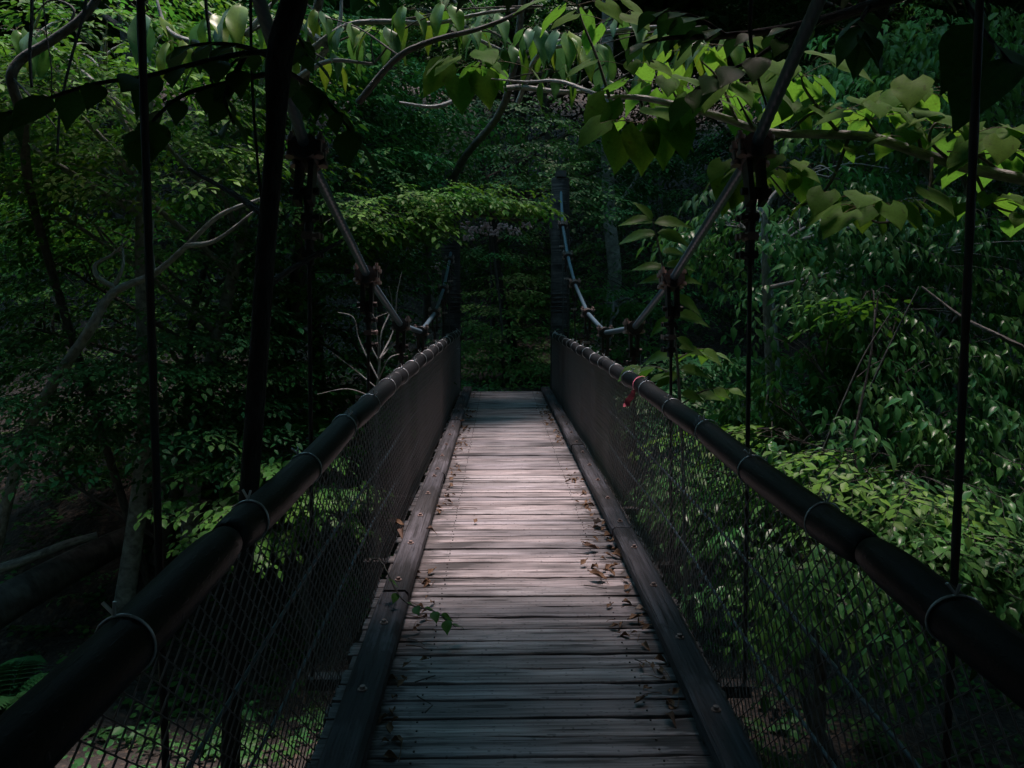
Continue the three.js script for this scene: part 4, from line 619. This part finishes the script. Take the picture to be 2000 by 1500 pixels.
{ // crooked pale branch lying in the left thicket, dead sticks and vines
  const crooked = thing('crooked_tree', 'pale grey forked trunk leaning through the dim maple thicket', 'tree');
  const e = 8.2, a = P(178, 640, e), g = P(-60, 1050, 9); g.y = groundY(g.x, g.z) - 0.1;
  part(crooked, 'trunk', tube([g, P(60, 830, 8.7), a, ...path([[205, 590, e], [232, 565, e], [300, 535, e], [365, 480, e - 0.1], [430, 420, e - 0.2], [520, 385, e - 0.3]])], (q) => 0.066 - 0.05 * q, 40, 10), barkPale);
  for (const w of [[[205, 590, e], [225, 555, e], [240, 520, e], [238, 470, e + 0.2]], [[232, 565, e], [190, 540, e], [186, 518, e], [215, 500, e], [250, 470, e]], [[365, 480, e - 0.1], [420, 470, e - 0.3], [500, 410, e - 0.4]], [[300, 535, e], [295, 480, e], [300, 430, e]]]) part(crooked, 'limb', tube(path(w), [0.032, 0.01], w.length * 5, 7), barkPale);
  const hoop = thing('bent_tree', 'thin bent dark stem arching under the bright maple', 'tree');
  const hb = P(40, 215, 7.0), hg = V(hb.x - 0.2, 0, hb.z - 2.6); hg.y = groundY(hg.x, hg.z) - 0.15;
  part(hoop, 'stem', tube([hg, P(70, 420, 8.9), hb, ...path([[22, 150, 6.8], [40, 118, 6.8], [100, 80, 6.8], [160, 35, 6.8], [200, -20, 6.8], [240, -120, 6.8]])], (q) => 0.05 - 0.02 * q, 40, 9), barkMid);
  for (const w of [[[130, 60, 6.8], [145, 20, 6.8], [100, 0, 6.9], [70, 25, 7]], [[22, 150, 6.8], [70, 200, 6.7], [110, 250, 6.7]]]) part(hoop, 'limb', tube(path(w), [0.014, 0.006], 12, 6), barkMid);
  const vines = [['vine hanging straight down in front of the bent stem', [[60, -150], [62, 40], [58, 100], [62, 170]], 6.2, 0.016], ['thread thin vine beside the straight one', [[72, -150], [90, 60], [100, 130], [101, 200]], 6.2, 0.006], ['slanting vine crossing the bent stem', [[180, -150], [165, 20], [140, 110], [118, 210], [112, 300]], 6.1, 0.013], ['dark vine hanging by the shaded pointed leaves', [[405, -150], [402, 0], [410, 80], [412, 160]], 5.4, 0.013], ['thin wavy vine close to the leaning trunk', [[488, -150], [492, 150], [500, 280], [512, 400], [522, 450]], 3.4, 0.007]];
  for (const [label, pts, d, r] of vines) single('vine', label, 'vine', tube(pts.map(([x, y]) => P(x, y, d)), [r, r * 0.8], 26, 6), barkDark, 'hanging vines');
  const R = rng(87), dead = thing('dead_shrub', 'leafless pale twiggy shrub under the low point of the sagging cable', 'dead shrub'), b = P(735, 800, 7.6), bgr = b.clone(); bgr.y = groundY(b.x, b.z) - 0.1;
  part(dead, 'stem', tube([bgr, b, P(742, 700, 7.6)], [0.02, 0.01], 12, 6), barkPale);
  for (const w of [[[738, 740], [700, 660], [690, 620], [660, 610]], [[742, 700], [770, 640], [775, 580], [785, 530]], [[740, 720], [735, 640], [725, 610], [700, 600]], [[742, 700], [760, 680], [800, 640]], [[738, 760], [690, 720], [650, 690]], [[742, 710], [720, 660], [730, 625], [760, 610]], [[740, 740], [760, 700], [790, 690]], [[735, 780], [680, 760], [620, 770]], [[742, 700], [745, 650], [765, 600], [760, 560]], [[736, 770], [770, 740], [800, 720]]]) { const p = w.map(([x, y]) => P(x, y, 7.6 + 0.5 * (R() - 0.5))); part(dead, 'twig', tube(p, [0.009, 0.0035], 14, 5), barkPale); }
}
{ // fallen trunk and sticks on the left bank
  const a = P(-90, 1235, 8.0), b = P(180, 1085, 9.4), c = P(405, 985, 11);
  const set = (p, h) => { p.y = groundY(p.x, p.z) + h; return p; };

  single('fallen_log', 'thick dark fallen log slanting down the gully bank', 'log', tube([a, b, c], [0.24, 0.12], 20, 14), barkMid);
  single('fallen_branch', 'lichen flecked fallen branch lying below the thick fallen log', 'branch', tube(path([[-60, 1130, 8.6], [60, 1090, 8.8], [130, 1062, 9], [190, 1045, 9.2]]), [0.06, 0.04], 14, 8), barkPale);
  single('fallen_branch', 'knotty fallen branch propped behind the thick fallen log', 'branch', tube(path([[285, 945, 9.4], [330, 915, 9.4], [395, 870, 9.6], [440, 860, 9.6]]), [0.045, 0.02], 14, 8), barkPale);
  single('tree_stump', 'narrow pale stump standing behind the knotty fallen branch', 'stump', tube([P(326, 1010, 10), P(324, 950, 10), P(328, 890, 10)], [0.1, 0.085], 8, 10), barkPale);
}
for (const [label, a, r, m] of [['bare grey trunk rising beyond the tower post', [V(1.9, 0.1, -15.6), P(1200, 560, 15.2), P(1190, 420, 15.2), P(1185, 200, 15.2), P(1190, -100, 15.2)], 0.15, barkPale], ['spotted slim trunk in the dark hollow behind the glossy leaves', [V(3.7, -1.9, -9.4), P(1510, 640, 9.6), P(1492, 480, 9.6), P(1490, 300, 9.6), P(1500, 100, 9.6)], 0.06, barkPale], ['dark slim trunk in the thicket between the tower posts', [V(-0.15, 0.2, -16), P(962, 560, 16), P(958, 430, 16), P(965, 200, 16)], 0.05, barkDark]])
  { const t = thing('bare_trunk', label, 'tree'); part(t, 'trunk', tube(a, [r, r * 0.75], 24, 10), m); part(t, 'limb', tube([a[2], a[2].clone().add(V(0.5, 0.7, 0.2)), a[2].clone().add(V(0.7, 1.6, 0.3))], [r * 0.35, r * 0.1], 8, 6), m); }
{ // fern on the gully floor
  const R = rng(90), f = thing('fern', 'teal green fern spreading on the gully floor below the handrail', 'fern'), c = P(10, 1345, 7.2); c.y = groundY(c.x, c.z) - 0.02;
  const fm = FOLIAGE.herb.mats;
  for (let k = 0; k < 11; k++) { const a = k / 11 * 6.28 + 0.4 * R(), L = 0.5 + 0.25 * R(), o = V(Math.cos(a), 0, Math.sin(a)), pts = [c.clone(), c.clone().addScaledVector(o, L * 0.45).add(V(0, L * 0.5, 0)), c.clone().addScaledVector(o, L).add(V(0, L * 0.38, 0))], cv = new THREE.CatmullRomCurve3(pts), g = [tube(pts, [0.005, 0.002], 10, 4)]; for (let i = 2; i < 22; i++) { const t = i / 22, p = cv.getPoint(t), tg = cv.getTangent(t), sv = V(0, 0, 0).crossVectors(tg, V(0, 1, 0)).normalize(), s = 0.15 * L * 2 * Math.sin(Math.PI * Math.pow(t, 0.7)) + 0.012; for (const q of [-1, 1]) g.push(LEAF.lance.clone().applyMatrix4(frame(tg.clone().multiplyScalar(0.35).addScaledVector(sv, q), V(0, 1, 0), p, s))); } part(f, 'frond', merged(g), fm[k % 4]); }
}
{ // ferny sprig reaching over the kerb, pale flower heads beyond the tower
  const R = rng(88), t = thing('sprig', 'green leafy sprig poking through the mesh over the kerb board', 'plant'), b = V(-0.75, groundY(-0.75, -3.9) - 0.05, -3.9);
  const p = [b, V(-0.72, 0.1, -3.75), P(735, 1090, 3.6), P(790, 1175, 3.4), P(850, 1195, 3.3), P(890, 1225, 3.25)];
  part(t, 'stem', tube(p, [0.006, 0.002], 24, 5), barkTwig); rank(t, LEAF.broad, darkMats, p.slice(2), 9, 0.06, R, { hang: 0.25 });
  const f = thing('flowering_shrub', 'shrub with dusty pink flower heads showing between the tower posts', 'shrub'), heads = [], fm = new THREE.MeshStandardMaterial({ color: rgb(0.42, 0.27, 0.27), roughness: 0.8 });
  const base = V(0.1, 0.2, -14.8); part(f, 'stem', tube([base, V(0.05, 1.5, -14.6), P(960, 450, 14.2)], [0.03, 0.015], 12, 6), barkMid);
  for (const [x, y, s] of [[905, 440, 1], [930, 450, 1.1], [960, 455, 1], [985, 445, 1.1], [1005, 452, 1], [1030, 440, 0.8], [950, 440, 0.9], [915, 465, 0.8], [865, 530, 0.8], [850, 520, 0.7]]) { const c = P(x, y, 14.1), g = []; for (let i = 0; i < 34; i++) { const q = new THREE.IcosahedronGeometry(0.016 + 0.012 * R(), 0); q.translate(c.x + (R() - 0.5) * 0.24 * s, c.y + (R() - 0.5) * 0.12 * s, c.z + (R() - 0.5) * 0.2 * s); g.push(q); } const m = part(f, 'flower_head', merged(g), fm); }
  foliage(f, 'teal', clumpSprays(P(960, 490, 14.4), V(0.8, 0.3, 0.5), 40, 0.9, R), R);
}
{ // dead leaves and twigs on the deck, pink ribbon
  const R = rng(89), mats = [[0.13, 0.075, 0.04], [0.2, 0.12, 0.07], [0.1, 0.06, 0.04], [0.3, 0.26, 0.22]].map(c => new THREE.MeshStandardMaterial({ color: rgb(...c), roughness: 0.9, side: THREE.DoubleSide }));
  const dry = [leafGeo(ovate(0.28, 1.4), 6, { fold: 0.9, curl: -0.3, wave: 0.08, side: 2, teeth: 0.3 }), leafGeo(ovate(0.22, 1.5), 6, { fold: 1.2, curl: 0.5, wave: 0.1, side: 2 })];
  const onDeck = (px, py) => { let d = 3; for (let i = 0; i < 30; i++) { const r = ray(px, py), k = (deckY(d) + 0.006 - 1.6) / r.y; d = -r.z * k; } return P(px, py, d); };
  const spots = [[1160, 1025, 62], [1180, 1052, 55], [1170, 1075, 60], [1195, 1085, 60], [1134, 1108, 40], [1168, 1112, 42], [1185, 1135, 70], [833, 1068, 36], [790, 1060, 60], [783, 1070, 50], [822, 1123, 34], [1240, 1195, 50], [1225, 1215, 55], [1300, 1400, 62], [1318, 1390, 55], [842, 1182, 30], [928, 1025, 28], [1256, 1310, 45], [1272, 1350, 40], [805, 1238, 36], [1190, 1062, 60], [1200, 1110, 45], [915, 800, 16], [905, 815, 16], [1075, 830, 16], [1065, 790, 14], [898, 842, 18], [1088, 842, 18]];
  spots.forEach(([x, y, px], i) => { const p = onDeck(x, y), dd = -p.z, m = single('fallen_leaf', 'curled brown dead leaf lying on the deck by the kerb', 'dead leaf', dry[i % 2], mats[Math.floor(R() * 4)], 'dead leaves on the deck'); const a = R() * 6.28; if (p.x < XL) p.y += 0.1; frame(V(Math.cos(a), 0.15 * R(), Math.sin(a)), V((R() - 0.5) * 0.6, 1, (R() - 0.5) * 0.6), p.add(V(0, 0.012, 0)), pixelSize(px * 0.58, dd)).decompose(m.position, m.quaternion, m.scale); });
  const litter = []; for (let i = 0; i < 520; i++) { const d = 1.5 + 10.9 * R(), left = R() < 0.4, x = left ? XL + 0.02 + 0.14 * R() * R() : XR - 0.02 - 0.2 * R() * R(), dens = noise(d * 1.6, left ? 3 : 9); if (dens < 0.42) continue; const a = R() * 6.28; if (R() < 0.4) { const l = 0.04 + 0.1 * R(); const q = tube([V(0, 0, 0), V(l / 2, 0.008, 0.01 * (R() - 0.5)), V(l, 0, 0)], [0.0018, 0.001], 3, 4); q.rotateY(a); q.translate(x, deckY(d) + 0.006, -d); litter.push(q); } else { const q = dry[i % 2].clone(); q.applyMatrix4(frame(V(Math.cos(a), 0.1, Math.sin(a)), V((R() - 0.5), 1, (R() - 0.5)), V(x, deckY(d) + 0.01, -d), 0.025 + 0.04 * R())); litter.push(q); } }
  const lm = single('leaf_litter', 'crumbled brown leaf litter and twigs along the deck edges', 'litter', merged(litter), mats[0]); lm.userData.kind = 'stuff';
  for (const [x0, y0, x1, y1] of [[830, 1395, 845, 1380], [815, 1362, 842, 1378], [1150, 1085, 1110, 1082], [810, 1335, 850, 1322], [1240, 1290, 1256, 1298], [1140, 1145, 1185, 1152]]) { const a = onDeck(x0, y0), b = onDeck(x1, y1); single('twig', 'thin broken twig lying on the deck planks', 'twig', tube([a.add(V(0, 0.006, 0)), a.clone().lerp(b, 0.5).add(V(0, 0.008, 0.01)), b.add(V(0, 0.006, 0))], [0.003, 0.002], 6, 5), barkTwig, 'twigs on the deck'); }
  const rib = thing('ribbon', 'short pink ribbon tied round the black padded handrail', 'ribbon'), pink = new THREE.MeshStandardMaterial({ color: rgb(0.85, 0.2, 0.28), roughness: 0.6, side: THREE.DoubleSide }), rr = RAILS[1], D = 4.62, ry = railY(rr, D);
  const loop = new THREE.CylinderGeometry(0.0575, 0.0575, 0.022, 28, 1, true); loop.rotateX(Math.PI / 2); const lo = part(rib, 'loop', loop, pink); lo.position.set(rr.X, ry, -D);
  const tail = new THREE.PlaneGeometry(0.032, 0.1, 3, 6), tp = tail.attributes.position; for (let i = 0; i < tp.count; i++) { const y = tp.getY(i); tp.setZ(i, 0.014 * Math.sin(y * 60 + tp.getX(i) * 40)); tp.setX(i, tp.getX(i) * (1 + (0.05 - y) * 6) + (y - 0.05) * 0.45); } tail.computeVertexNormals();
  const tl = part(rib, 'tail', tail, pink); tl.position.set(rr.X - 0.055, ry - 0.075, -D + 0.01); tl.rotation.y = 0.3;
}

renderer.render(scene, camera);
